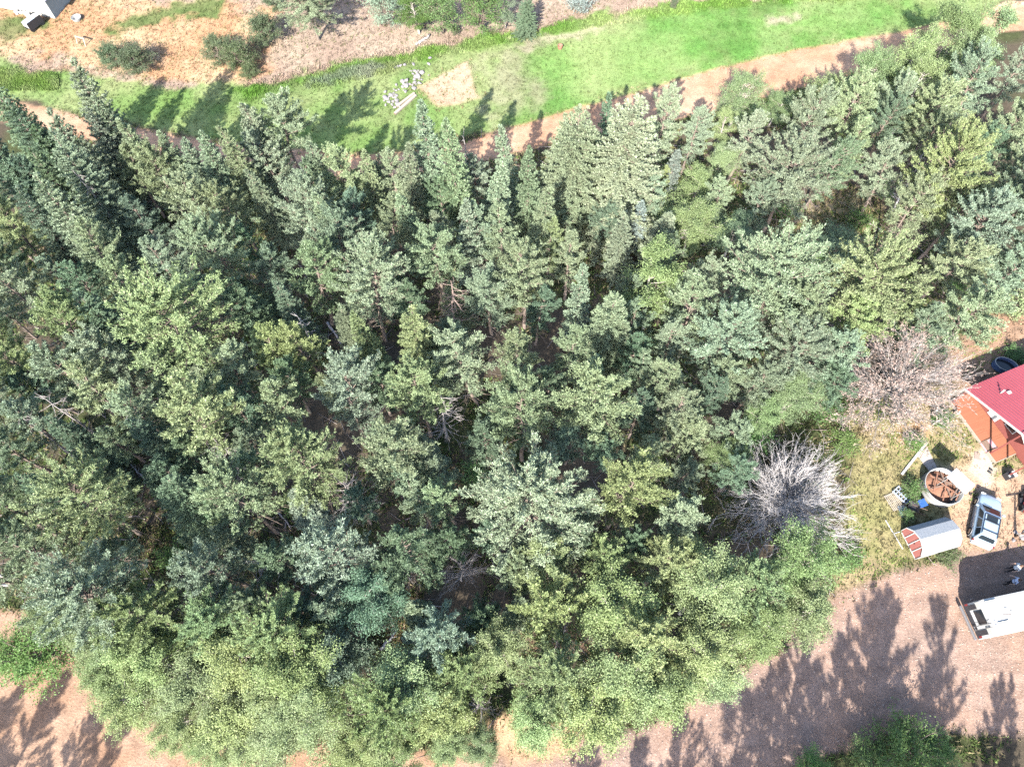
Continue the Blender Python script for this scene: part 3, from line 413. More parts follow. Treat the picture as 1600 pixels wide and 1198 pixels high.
 ('P', -34.97, 29.06, 6.28, 1.65, 'g', 'mid-sized grey-green pine below the dead leaning snag, eight percent across, forty-four down'),
 ('P', 18.77, 43.24, 7.37, 1.35, 'b', 'slender blue-green pine right of the big pale spruce, seventy percent across, twenty-five down'),
 ('P', -22.95, 22.73, 8.28, 1.41, 'd', 'mid-sized dark green pine below the dead leaning snag, twenty-one percent across, fifty-two down'),
 ('P', 7.95, 40.97, 6.51, 1.75, 'd', 'mid-sized dark green pine just below the big pale spruce, fifty-nine percent across, twenty-eight down'),
 ('S', -13.39, 29.49, 7.55, 1.57, 'b', 'narrow blue-green spruce below the meadow rocks, thirty-four percent across, forty-two down'),
 ('S', -36.81, 15.99, 8.35, 1.11, 'g', 'narrow grey-green spruce above the lower-left road, one percent across, sixty-three down'),
 ('P', -28.94, 38.66, 6.56, 1.37, 'b', 'slender blue-green pine right of the dead leaning snag, eighteen percent across, thirty-one down'),
 ('S', 24.17, 34.53, 7.02, 1.51, 'g', 'narrow grey-green spruce left of the pinkish dead tree, seventy-eight percent across, thirty-six down'),
 ('P', -0.5, 17.03, 6.14, 1.34, 'd', 'mid-sized dark green pine above the small grey snag, forty-nine percent across, sixty-two down'),
 ('S', -6.36, 7.17, 8.39, 1.21, 'b', 'narrow blue-green spruce just left of the small grey snag, forty-one percent across, eighty down'),
 ('S', -30.78, 17.33, 6.06, 1.39, 'd', 'narrow dark green spruce above the lower-left road, ten percent across, sixty-two down'),
 ('P', 19.47, 29.47, 7.36, 1.32, 'b', 'slender blue-green pine left of the pinkish dead tree, seventy-three percent across, forty-three down'),
 ('P', -12.69, 45.59, 7.46, 1.53, 'g', 'mid-sized grey-green pine below the meadow rocks, thirty-six percent across, twenty-three down'),
 ('P', -5.82, 38.98, 8.16, 1.29, 'g', 'slender grey-green pine below the bare dirt patch, forty-three percent across, thirty down'),
 ('P', -38.55, 34.08, 7.91, 1.28, 'b', 'slender blue-green pine left of the dead leaning snag, five percent across, thirty-six down'),
 ('S', -6.58, 19.26, 7.27, 1.29, 'b', 'narrow blue-green spruce above the small grey snag, forty-one percent across, fifty-eight down'),
 ('P', 12.49, 17.13, 6.69, 1.34, 'g', 'mid-sized grey-green pine left of the grey bare tree, sixty-six percent across, sixty-two down'),
 ('S', -21.95, 33.53, 6.41, 1.44, 'g', 'narrow grey-green spruce right of the dead leaning snag, twenty-five percent across, thirty-eight down'),
 ('P', -19.71, 19.35, 7.33, 1.36, 'g', 'mid-sized grey-green pine left of the small grey snag, twenty-four percent across, fifty-eight down'),
 ('P', -1.99, 34.02, 7.04, 1.54, 'b', 'mid-sized blue-green pine left of the big pale spruce, forty-eight percent across, thirty-seven down'),
 ('S', 5.26, 15.0, 7.74, 1.34, 'g', 'narrow grey-green spruce right of the small grey snag, fifty-seven percent across, sixty-five down'),
 ('P', 9.95, 33.68, 6.14, 1.63, 'b', 'mid-sized blue-green pine below the big pale spruce, sixty-one percent across, thirty-eight down'),
 ('S', 0.27, 7.03, 6.89, 1.06, 'g', 'narrow grey-green spruce right of the small grey snag, fifty percent across, eighty down'),
 ('P', -9.79, 20.13, 7.24, 1.18, 'g', 'slender grey-green pine above the small grey snag, thirty-seven percent across, fifty-seven down'),
 ('S', -24.63, 25.16, 7.67, 1.49, 'g', 'narrow grey-green spruce below the dead leaning snag, nineteen percent across, forty-nine down'),
 ('P', -4.74, 29.45, 6.25, 1.36, 'b', 'slender blue-green pine below the big pale spruce, forty-four percent across, forty-three down'),
 ('P', -13.36, 33.12, 6.02, 1.31, 'g', 'slender grey-green pine below the meadow rocks, thirty-five percent across, thirty-eight down'),
 ('P', -46.6, 45.62, 6.91, 1.73, 'd', 'mid-sized dark green pine left of the dead leaning snag, one percent across, twenty-three down'),
 ('P', 6.93, 45.54, 7.14, 1.75, 'b', 'mid-sized blue-green pine just left of the big pale spruce, fifty-seven percent across, twenty-three down'),
 ('P', -1.97, 12.49, 7.5, 1.24, 'd', 'mid-sized dark green pine just above the small grey snag, forty-seven percent across, seventy down'),
 ('P', -40.53, 25.08, 6.57, 1.42, 'b', 'mid-sized blue-green pine below the dead leaning snag, one percent across, forty-nine down'),
 ('P', -29.96, 19.64, 7.16, 1.26, 'b', 'mid-sized blue-green pine below the dead leaning snag, eleven percent across, fifty-seven down'),
 ('P', 0.4, 24.32, 6.2, 1.45, 'd', 'mid-sized dark green pine above the small grey snag, fifty percent across, fifty-one down'),
 ('P', -21.45, 14.64, 8.19, 1.4, 'd', 'mid-sized dark green pine left of the small grey snag, twenty-one percent across, sixty-five down'),
 ('P', -5.0, 16.92, 7.98, 1.27, 'g', 'mid-sized grey-green pine above the small grey snag, forty-three percent across, sixty-two down'),
 ('P', 20.82, 34.22, 6.07, 1.59, 'd', 'mid-sized dark green pine left of the pinkish dead tree, seventy-four percent across, thirty-seven down'),
 ('S', -26.68, 16.67, 7.1, 1.24, 'd', 'narrow dark green spruce above the lower-left road, fifteen percent across, sixty-two down'),
 ('P', -21.94, 36.72, 8.48, 1.31, 'd', 'slender dark green pine right of the dead leaning snag, twenty-five percent across, thirty-two down'),
 ('P', 12.76, 43.3, 7.54, 1.48, 'g', 'slender grey-green pine just below the big pale spruce, sixty-four percent across, twenty-five down'),
 ('S', -14.43, 24.59, 6.51, 1.25, 'g', 'narrow grey-green spruce above the small grey snag, thirty-two percent across, fifty down'),
 ('P', 16.59, 34.01, 7.6, 1.63, 'g', 'mid-sized grey-green pine below the big pale spruce, sixty-nine percent across, thirty-six down'),
 ('P', 20.93, -9.04, 15, 2.6, 'g', 'tall pine below the picture whose shadow falls on the gravel driveway'),
 ('P', 23.18, -7.81, 13.5, 2.0, 'g', 'tall pine below the picture whose shadow falls on the gravel driveway'),
 ('P', 27.12, -11.04, 15.5, 1.7, 'g', 'tall pine below the picture whose shadow falls on the gravel driveway'),
 ('P', 19.36, -9.14, 12, 1.7, 'g', 'tall pine below the picture whose shadow falls on the gravel driveway'),
 ('P', 15.99, -8.34, 12, 2.0, 'g', 'tall pine below the picture whose shadow falls on the gravel driveway'),
 ('P', 17.56, -10.8, 11, 1.8, 'g', 'tall pine below the picture whose shadow falls on the gravel driveway'),
 ('P', 15.06, -9.31, 11, 1.7, 'g', 'tall pine below the picture whose shadow falls on the gravel driveway'),
 ('S', 31.04, -11.48, 12, 1.0, 'd', 'tall spruce below the picture whose shadow falls on the gravel driveway'),
 ('P', 25.14, -10.32, 12, 2.0, 'g', 'tall pine below the picture whose shadow falls on the gravel driveway'),
 ('P', 29.75, -11.18, 12, 1.4, 'g', 'tall pine below the picture whose shadow falls on the gravel driveway'),
 ('A', 12.15, -10.54, 12, 2.0, 'a', 'tall leafy tree below the picture whose shadow falls on the gravel driveway'),
 ('P', 8.87, -11.03, 10, 1.8, 'g', 'tall pine below the picture whose shadow falls on the gravel driveway'),
 ('P', 5.63, -12.04, 10, 1.6, 'g', 'tall pine below the picture whose shadow falls on the gravel driveway'),
 ('P', 2.85, -11.42, 9, 1.5, 'g', 'tall pine below the picture whose shadow falls on the gravel driveway'),
 ('P', -39.73, -12.62, 13, 1.6, 'g', 'tall pine below the picture whose shadow falls on the lower-left road'),
 ('P', -37.33, -12.19, 13, 2.0, 'g', 'tall pine below the picture whose shadow falls on the lower-left road'),
 ('P', -31.78, -14.29, 12, 1.8, 'g', 'tall pine below the picture whose shadow falls on the lower-left road'),
 ('P', -40.21, -13.07, 12, 2, 'g', 'tall pine below the picture whose shadow falls on the lower-left road'),
 ('P', -20.44, -13.82, 10, 2, 'g', 'tall pine below the picture whose shadow falls on the lower-left road'),
 ('P', -33.61, -11.43, 11, 1.5, 'g', 'tall pine below the picture whose shadow falls on the lower-left road'),
]
DEADPOS = {'big': (20.94, 15.68), 'pink': (31.21, 25.42), 'small': (-3.83, 10.16), 'bottom': (-2.09, 1.36), 'snagA': (-35.19, 40.44), 'snagB': (-33.29, 21.34), 'snagC': (-4.23, 46.99), 'snagD': (-5.13, 31.37), 'snagE': (-5.49, 21.76), 'snagF': (-12.13, 15.82), 'snagG': (-21.35, 18.75)}
LOGS = [
 ((-38.76, 9.79), (-36.96, 9.93), 0.14, 'pale fallen log at the left edge below the dark pines'),
 ((-38.98, 10.51), (-37.24, 10.22), 0.1, 'thinner pale fallen log at the left edge, above another log'),
 ((-25.97, 17.33), (-29.59, 20.44), 0.12, 'pale fallen trunk lying diagonally left of centre in a dark gap'),
 ((-29.6, 18.13), (-31.04, 19.44), 0.09, 'short fallen trunk beside the diagonal pale one, left of centre'),
 ((-16.58, 32.84), (-14.81, 30.22), 0.13, 'dark fallen trunk in the gap left of the small bright fir'),
 ((-18.5, 15.49), (-17.32, 14.21), 0.1, 'grey fallen log in the dark gap below the centre-left pine'),
 ((-9.56, 5.24), (-8.49, 6.57), 0.11, 'forked fallen log on the orange needle-litter clearing'),
 ((33.85, 44.38), (35.45, 43.22), 0.12, 'pale fallen log in the tan clearing right of the big pine'),
 ((-10.43, 69.15), (-9.27, 70.51), 0.16, 'weathered grey log on the dry slope above the meadow'),
 ((-10.77, 68.94), (-9.81, 69.78), 0.12, 'second thinner grey log on the dry slope above the meadow'),
 ((-23.39, 3.93), (-22.45, 3.63), 0.1, 'pale fallen log among lime-green leaves, lower left'),
]
YP = {'plank': [(31.56, 18.57), (34.3, 21.34)], 'pole': [(29.4, 14.82), (30.22, 12.55)], 'pole2': [(29.81, 13.75), (30.29, 13.9)], 'tim1': [(-12.39, 58.45), (-10.31, 61.17)], 'tim2': [(-12.26, 59.47), (-10.47, 61.46)], 'slab': [(33.5, 19.66), (33.22, 20.22), (34.26, 21.0), (34.67, 18.95), (34.03, 18.67)], 'fence': [(35.25, 23.18), (35.19, 22.95), (37.24, 23.76), (35.38, 23.88)], 'tpost': (39.25, 13.55), 'red': (40.91, 16.11), 'uh': (-52.11, 72.94), 'uh_rot': -0.269, 'buckets': [(-57.19, 74.4), (-56.78, 74.51), (-56.3, 74.4), (-55.35, 74.18)], 'tub': (-49.94, 73.31), 'rust': (5.37, 68.52), 'cart': (-54.37, 72.11), 'chair': (-55.45, 73.53), 'horse': (-48.23, 69.36)}
ROCKS = [(-13.1, 61.33, 0.21), (-12.69, 60.25, 0.16), (-10.42, 64.62, 0.22), (-13.65, 61.68, 0.23), (-10.4, 62.84, 0.17), (-13.3, 60.7, 0.25), (-10.53, 63.77, 0.19), (-9.84, 64.75, 0.15), (-10.31, 64.35, 0.2), (-12.41, 61.21, 0.26), (-10.33, 63.85, 0.34), (-10.56, 62.18, 0.34), (-10.66, 64.83, 0.24), (-11.43, 62.55, 0.34), (-9.11, 64.21, 0.14), (-12.52, 62.69, 0.21), (-13.6, 60.79, 0.34), (-11.17, 64.86, 0.13), (-11.05, 62.82, 0.21), (-12.3, 60.45, 0.26), (-10.39, 63.87, 0.22), (-11.84, 63.2, 0.34), (-12.2, 62.04, 0.17), (-10.27, 64.87, 0.18), (-10.85, 62.7, 0.13), (-11.75, 62.84, 0.23), (-10.62, 63.55, 0.26), (-13.16, 61.0, 0.17), (-12.75, 60.91, 0.18), (-10.11, 63.61, 0.17), (-12.74, 61.52, 0.19), (-10.62, 63.05, 0.25), (-11.82, 62.42, 0.22), (-10.41, 64.16, 0.2), (-12.75, 62.05, 0.16), (-10.97, 64.82, 0.14), (-12.48, 61.9, 0.18), (-12.69, 61.28, 0.12), (-9.16, 65.9, 0.26), (-9.82, 63.47, 0.22), (-11.67, 61.96, 0.13), (-11.44, 61.74, 0.26), (-10.24, 63.99, 0.34), (-10.76, 62.71, 0.16), (-11.45, 63.31, 0.34), (-11.39, 62.56, 0.34), (-11.76, 62.89, 0.2), (-10.05, 62.97, 0.34), (-10.46, 63.98, 0.25), (-13.47, 59.79, 0.18), (-11.81, 62.33, 0.14), (-12.2, 59.93, 0.34), (-13.66, 60.45, 0.17), (-11.45, 63.44, 0.17), (-13.77, 60.96, 0.13), (-13.28, 60.28, 0.18), (-10.82, 64.36, 0.19), (-11.38, 62.94, 0.16), (-11.63, 62.82, 0.18), (-9.85, 64.52, 0.34), (-10.53, 63.13, 0.24), (-10.58, 63.94, 0.23), (-12.7, 60.33, 0.21), (-12.28, 60.22, 0.23), (-12.34, 60.16, 0.15), (-12.34, 60.47, 0.14), (-12.42, 60.47, 0.24), (-12.95, 61.18, 0.25), (-13.2, 60.71, 0.14), (-12.51, 60.9, 0.23), (-11.94, 59.64, 0.25), (-12.16, 60.04, 0.21), (-12.4, 60.6, 0.16), (-12.46, 59.45, 0.23), (-12.8, 59.89, 0.19), (-12.73, 59.75, 0.15), (-13.13, 60.22, 0.24), (-12.82, 65.37, 0.24), (-12.54, 65.47, 0.24), (-12.27, 65.67, 0.24), (-9.08, 66.78, 0.24), (-10.87, 65.87, 0.24), (-11.79, 65.77, 0.24)]
SNAGS = [
 (-28.36, 20.61, 9, 'thin grey snag with bare twigs in the dark gap left of centre'),
 (-35.81, 20.05, 10, 'bare grey snag between the two dark spruces near the left edge'),
 (-24.36, 19.77, 8, 'short grey snag under the broad yellow-green pine, left half of the forest'),
 (-32.84, 29.26, 10, 'slender bare snag just right of the left-edge pines, mid height'),
 (-16.84, 29.26, 9, 'slender grey snag beside the small bright fir'),
 (-24.72, 45.56, 10, 'tall grey snag among pines below the upper road shadows'),
 (37.24, 45.56, 8, 'bare grey snag at the edge of the tan clearing'),
 (-7.78, 10.27, 7, 'short grey snag above the orange needle-litter clearing'),
 (-17.3, 10.51, 7, 'short bare snag in the dark gap lower left of centre'),
 (2.81, 5.9, 8, 'grey snag standing in the brown gap near the bottom leafy trees'),
]
# ---------------------------------------------------------------- helpers
R = math.radians
rng = np.random.default_rng(11)
random.seed(11)

def mk_mesh(name, V, polys, attrs=None, smooth=False, mats=None, midx=None):
    """V: (n,3); polys: list of int arrays (m,k)"""
    me = bpy.data.meshes.new(name)
    V = np.asarray(V, np.float32)
    me.vertices.add(len(V)); me.vertices.foreach_set('co', V.ravel())
    polys = [np.asarray(p, np.int32) for p in polys if len(p)]
    loops = np.concatenate([p.ravel() for p in polys])
    sizes = np.concatenate([np.full(len(p), p.shape[1], np.int32) for p in polys])
    me.loops.add(len(loops)); me.loops.foreach_set('vertex_index', loops)
    me.polygons.add(len(sizes))
    starts = np.concatenate([[0], np.cumsum(sizes)[:-1]]).astype(np.int32)
    me.polygons.foreach_set('loop_start', starts)
    if smooth: me.polygons.foreach_set('use_smooth', np.ones(len(sizes), bool))
    for k, a in (attrs or {}).items():
        a = np.asarray(a, np.float32)
        if a.ndim == 1:
            at = me.attributes.new(k, 'FLOAT', 'POINT'); at.data.foreach_set('value', a)
        else:
            at = me.attributes.new(k, 'FLOAT_COLOR', 'POINT')
            at.data.foreach_set('color', np.concatenate([a, np.ones((len(a), 1), np.float32)], 1).ravel())
    me.update(calc_edges=True)
    for m in (mats or []): me.materials.append(m)
    if midx is not None: me.polygons.foreach_set('material_index', np.asarray(midx, np.int32))
    return me

def link(name, me, parent=None, loc=(0, 0, 0), rot=(0, 0, 0)):
    o = bpy.data.objects.new(name, me); COL.objects.link(o)
    o.parent = parent; o.location = loc; o.rotation_euler = rot
    return o

def tag(o, label, cat, group=None):
    o['label'] = label; o['category'] = cat
    if group: o['group'] = group
    return o

def thing(name, label, cat, loc=(0, 0, 0), rz=0, group=None):
    return tag(link(name, None, None, loc, (0, 0, rz)), label, cat, group)

def struct(name, me, kind='structure'):
    o = link(name, me); o['kind'] = kind; return o

class MB:
    """collects polygons; build() makes one mesh"""
    def __init__(s): s.v = []; s.f = []
    def poly(s, pts):
        n = len(s.v); s.v += [tuple(p) for p in pts]; s.f.append(list(range(n, n + len(pts)))); return s
    def add(s, vs, fs):
        n = len(s.v); s.v += [tuple(p) for p in vs]; s.f += [[i + n for i in f] for f in fs]; return s
    def box(s, c, d, M=None, taper=1.0):
        x, y, z = d[0] / 2, d[1] / 2, d[2] / 2
        vs = [(-x, -y, -z), (x, -y, -z), (x, y, -z), (-x, y, -z)] + [(a * taper, b * taper, z) for a, b in ((-x, -y), (x, -y), (x, y), (-x, y))]
        if M is not None: vs = [tuple(M @ Vector(p)) for p in vs]
        vs = [(p[0] + c[0], p[1] + c[1], p[2] + c[2]) for p in vs]
        return s.add(vs, [(3, 2, 1, 0), (4, 5, 6, 7), (0, 1, 5, 4), (1, 2, 6, 5), (2, 3, 7, 6), (3, 0, 4, 7)])
    def beam(s, a, b, w, h):
        a, b = Vector(a), Vector(b); d = b - a; q = d.to_track_quat('X', 'Z').to_matrix()
        return s.box((a + b) / 2, (d.length, w, h), q)
    def tube(s, pts, rad, n=8, cap=True):
        pts = [Vector(p) for p in pts]; rings = []
        if not hasattr(rad, '__len__'): rad = [rad] * len(pts)
        base = len(s.v)
        for i, p in enumerate(pts):
            t = (pts[min(i + 1, len(pts) - 1)] - pts[max(i - 1, 0)]).normalized()
            u = t.cross(Vector((0, 0, 1)))
            if u.length < .05: u = t.cross(Vector((1, 0, 0)))
            u.normalize(); w = t.cross(u)
            s.v += [tuple(p + (u * math.cos(2 * math.pi * k / n) + w * math.sin(2 * math.pi * k / n)) * rad[i]) for k in range(n)]
        for i in range(len(pts) - 1):
            for k in range(n):
                a = base + i * n + k; b = base + i * n + (k + 1) % n
                s.f.append([a, b, b + n, a + n])
        if cap:
            s.f.append([base + k for k in range(n)][::-1]); s.f.append([base + (len(pts) - 1) * n + k for k in range(n)])
        return s
    def lathe(s, prof, n=24, c=(0, 0, 0), sx=1, sy=1, close=False):
        base = len(s.v)
        for r, z in prof:
            s.v += [(c[0] + r * sx * math.cos(2 * math.pi * k / n), c[1] + r * sy * math.sin(2 * math.pi * k / n), c[2] + z) for k in range(n)]
        for i in range(len(prof) - 1):
            for k in range(n):
                a = base + i * n + k; b = base + i * n + (k + 1) % n
                s.f.append([a, b, b + n, a + n])
        if close: s.f.append([base + (len(prof) - 1) * n + k for k in range(n)])
        return s
    def mesh(s, name, mat, smooth=False, bevel=0):
        me = bpy.data.meshes.new(name); me.from_pydata(s.v, [], s.f)
        bm = bmesh.new(); bm.from_mesh(me)
        bmesh.ops.recalc_face_normals(bm, faces=bm.faces)
        if bevel:
            ed = [e for e in bm.edges if len(e.link_faces) == 2 and e.calc_face_angle() > .5]
            bmesh.ops.bevel(bm, geom=ed, offset=bevel, segments=2, affect='EDGES', profile=.6)
        bm.to_mesh(me); bm.free()
        if smooth:
            for p in me.polygons: p.use_smooth = True
        me.materials.append(mat); return me
    def build(s, name, mat, parent=None, smooth=False, bevel=0, loc=(0, 0, 0), rot=(0, 0, 0)):
        return link(name, s.mesh(name, mat, smooth, bevel), parent, loc, rot)

# value noise on world coordinates
_lat = np.random.default_rng(3).random((256, 256))
def vnoise(x, y, sc, off=0):
    x = np.asarray(x) / sc + 91.7 + off * 17.3; y = np.asarray(y) / sc + 47.1 + off * 31.9
    xi = np.floor(x).astype(int); yi = np.floor(y).astype(int); fx = x - xi; fy = y - yi
    fx = fx * fx * (3 - 2 * fx); fy = fy * fy * (3 - 2 * fy)
    g = lambda a, b: _lat[a % 256, b % 256]
    return (g(xi, yi) * (1 - fx) + g(xi + 1, yi) * fx) * (1 - fy) + (g(xi, yi + 1) * (1 - fx) + g(xi + 1, yi + 1) * fx) * fy
def fbm(x, y, sc, off=0): return (vnoise(x, y, sc, off) + .5 * vnoise(x, y, sc * .47, off + 1) + .25 * vnoise(x, y, sc * .21, off + 2)) / 1.75

def sdist(x, y, poly):
    """signed distance, positive inside"""
    P = np.array(poly); Q = np.roll(P, -1, 0)
    d = np.full(x.shape, 1e18); ins = np.zeros(x.shape, bool)
    for (ax, ay), (bx, by) in zip(P, Q):
        ex, ey = bx - ax, by - ay
        t = np.clip(((x - ax) * ex + (y - ay) * ey) / (ex * ex + ey * ey + 1e-9), 0, 1)
        d = np.minimum(d, (x - ax - t * ex) ** 2 + (y - ay - t * ey) ** 2)
        c = ((ay > y) != (by > y)) & (x < (bx - ax) * (y - ay) / (by - ay + 1e-12) + ax)
        ins ^= c
    return np.where(ins, 1, -1) * np.sqrt(d)

# ---------------------------------------------------------------- materials
def new_mat(name):
    m = bpy.data.materials.new(name); m.use_nodes = True
    n = m.node_tree.nodes; return m, n, m.node_tree.links, n['Principled BSDF']

def pmat(name, col, rough=.6, metal=0, var=.12, scale=3, spec=.4, bump=0, bscale=20, streak=None):
    """plain surface with procedural wear: two noises vary the colour, optional bump"""
    m, n, l, b = new_mat(name)
    b.inputs['Roughness'].default_value = rough; b.inputs['Metallic'].default_value = metal; b.inputs['Specular IOR Level'].default_value = spec
    tc = n.new('ShaderNodeTexCoord'); mp = n.new('ShaderNodeMapping'); l.new(tc.outputs['Object'], mp.inputs[0])
    if streak: mp.inputs['Scale'].default_value = streak
    t = n.new('ShaderNodeTexNoise'); t.inputs['Scale'].default_value = scale; t.inputs['Detail'].default_value = 6; t.inputs['Roughness'].default_value = .65
    l.new(mp.outputs[0], t.inputs['Vector'])
    r = n.new('ShaderNodeMapRange'); r.inputs[1].default_value = .25; r.inputs[2].default_value = .75; r.inputs[3].default_value = 1 - var; r.inputs[4].default_value = 1 + var
    l.new(t.outputs['Fac'], r.inputs[0])
    mx = n.new('ShaderNodeMix'); mx.data_type = 'RGBA'; mx.blend_type = 'MULTIPLY'; mx.inputs[0].default_value = 1
    mx.inputs[6].default_value = (*col, 1); l.new(r.outputs[0], mx.inputs[7]); l.new(mx.outputs[2], b.inputs['Base Color'])
    if bump:
        t2 = n.new('ShaderNodeTexNoise'); t2.inputs['Scale'].default_value = bscale; t2.inputs['Detail'].default_value = 4
        bp = n.new('ShaderNodeBump'); bp.inputs['Strength'].default_value = bump; bp.inputs['Distance'].default_value = .05
        l.new(mp.outputs[0], t2.inputs['Vector']); l.new(t2.outputs['Fac'], bp.inputs['Height']); l.new(bp.outputs[0], b.inputs['Normal'])
    return m

def foliage_mat(name, translucency=.3, rough=.5, spec=.3):
    m, n, l, b = new_mat(name)
    oi = n.new('ShaderNodeObjectInfo'); at = n.new('ShaderNodeAttribute'); at.attribute_name = 'tint'
    hs = n.new('ShaderNodeHueSaturation'); l.new(oi.outputs['Color'], hs.inputs['Color'])
    sub = n.new('ShaderNodeMapRange'); sub.inputs[3].default_value = .487; sub.inputs[4].default_value = .513; l.new(oi.outputs['Random'], sub.inputs[0]); l.new(sub.outputs[0], hs.inputs['Hue'])
    l.new(at.outputs['Fac'], hs.inputs['Value'])
    l.new(hs.outputs[0], b.inputs['Base Color']); b.inputs['Roughness'].default_value = rough; b.inputs['Specular IOR Level'].default_value = spec
    tr = n.new('ShaderNodeBsdfTranslucent'); g = n.new('ShaderNodeMix'); g.data_type = 'RGBA'; g.blend_type = 'MULTIPLY'; g.inputs[0].default_value = 1
    l.new(hs.outputs[0], g.inputs[6]); g.inputs[7].default_value = (1.15, 1.2, .7, 1); l.new(g.outputs[2], tr.inputs[0])
    mx = n.new('ShaderNodeMixShader'); mx.inputs[0].default_value = translucency
    l.new(b.outputs[0], mx.inputs[1]); l.new(tr.outputs[0], mx.inputs[2]); l.new(mx.outputs[0], n['Material Output'].inputs[0])
    return m

M_NEEDLE = foliage_mat('pine_needles', .25, .5, .35)
M_LEAF = foliage_mat('leaves', .35, .5, .3)
M_BARK = pmat('pine_bark', (.17, .135, .112), .9, var=.35, scale=5, streak=(4, 4, .6))
M_ASPEN = pmat('pale_bark', (.34, .31, .275), .8, var=.3, scale=6)
M_DEAD = pmat('bare_wood', (.28, .25, .235), .85, var=.25, scale=3)
M_DEADP = pmat('pinkish_dead_twigs', (.30, .225, .195), .9, var=.35, scale=2)

def ground_mat():
    m, n, l, b = new_mat('ground_surface')
    b.inputs['Roughness'].default_value = .95; b.inputs['Specular IOR Level'].default_value = .1
    ca = n.new('ShaderNodeAttribute'); ca.attribute_name = 'col'
    ga = n.new('ShaderNodeAttribute'); ga.attribute_name = 'grass'
    tc = n.new('ShaderNodeTexCoord')
    def noise(scale, detail=3, rough=.6, st=None):
        t = n.new('ShaderNodeTexNoise'); t.inputs['Scale'].default_value = scale; t.inputs['Detail'].default_value = detail; t.inputs['Roughness'].default_value = rough
        if st:
            mp = n.new('ShaderNodeMapping'); mp.inputs['Scale'].default_value = st; l.new(tc.outputs['Object'], mp.inputs[0]); l.new(mp.outputs[0], t.inputs['Vector'])
        else: l.new(tc.outputs['Object'], t.inputs['Vector'])
        return t
    def rng_(src, a, b_, c, d):
        r = n.new('ShaderNodeMapRange'); r.inputs[1].default_value = a; r.inputs[2].default_value = b_; r.inputs[3].default_value = c; r.inputs[4].default_value = d
        l.new(src, r.inputs[0]); return r.outputs[0]
    def mul(c, f):
        x = n.new('ShaderNodeMix'); x.data_type = 'RGBA'; x.blend_type = 'MULTIPLY'; x.inputs[0].default_value = 1
        l.new(c, x.inputs[6]); l.new(f, x.inputs[7]); return x.outputs[2]
    fine = noise(7, 5, .75); mid = noise(1.1, 5, .65); grit = noise(22, 2, .6)
    c = mul(ca.outputs['Color'], rng_(fine.outputs['Fac'], .3, .7, .72, 1.28))
    c = mul(c, rng_(mid.outputs['Fac'], .3, .7, .78, 1.2))
    # grass: scattered darker tufts and straw
    tuft = noise(4.5, 4, .8)
    f = n.new('ShaderNodeMath'); f.operation = 'MULTIPLY'; l.new(rng_(tuft.outputs['Fac'], .52, .66, 0, .75), f.inputs[0]); l.new(ga.outputs['Fac'], f.inputs[1])
    x = n.new('ShaderNodeMix'); x.data_type = 'RGBA'; l.new(f.outputs[0], x.inputs[0]); l.new(c, x.inputs[6])
    dk = mul(ca.outputs['Color'], rng_(grit.outputs['Fac'], .3, .7, .35, .8)); l.new(dk, x.inputs[7])
    l.new(x.outputs[2], b.inputs['Base Color'])
    bp = n.new('ShaderNodeBump'); bp.inputs['Strength'].default_value = .9; bp.inputs['Distance'].default_value = .09
    l.new(fine.outputs['Fac'], bp.inputs['Height']); l.new(bp.outputs[0], b.inputs['Normal'])
    return m
M_GROUND = ground_mat()

# ---------------------------------------------------------------- ground: one sheet, divided into forest floor, meadow, roads, yard...
def axis(a, b, st):
    mid = np.arange(a, b + 1e-6, st); ext = []; d = 2.0; p = 0
    while p < 600: p += d; d *= 1.5; ext.append(p)
    return np.concatenate([a - np.array(ext)[::-1], mid, b + np.array(ext)])
gx = axis(-66, 66, .28); gy = axis(-8, 82, .28)
X, Y = np.meshgrid(gx, gy); nx_, ny_ = len(gx), len(gy)
x, y = X.ravel(), Y.ravel()
edge = (fbm(x, y, 3.2, 4) - .5) * 2.6 + (fbm(x, y, .9, 9) - .5) * 1.2
mixn = fbm(x, y, 4.5, 2); mixf = fbm(x, y, 1.3, 6)
C3 = lambda *c: np.array(c)
col = C3(.095, .075, .055)[None] * (1 - mixn[:, None]) + C3(.14, .115, .08)[None] * mixn[:, None]
patch = np.clip((fbm(x, y, 6, 21) - .52) * 7, 0, 1) * .75
col = col * (1 - patch[:, None]) + C3(.075, .10, .035)[None] * patch[:, None]
grass = .35 * np.ones(len(x)); cls = np.zeros(len(x), int); zz = (fbm(x, y, 9, 3) - .5) * .22
DIRT = ((.52, .30, .19), (.60, .40, .275))
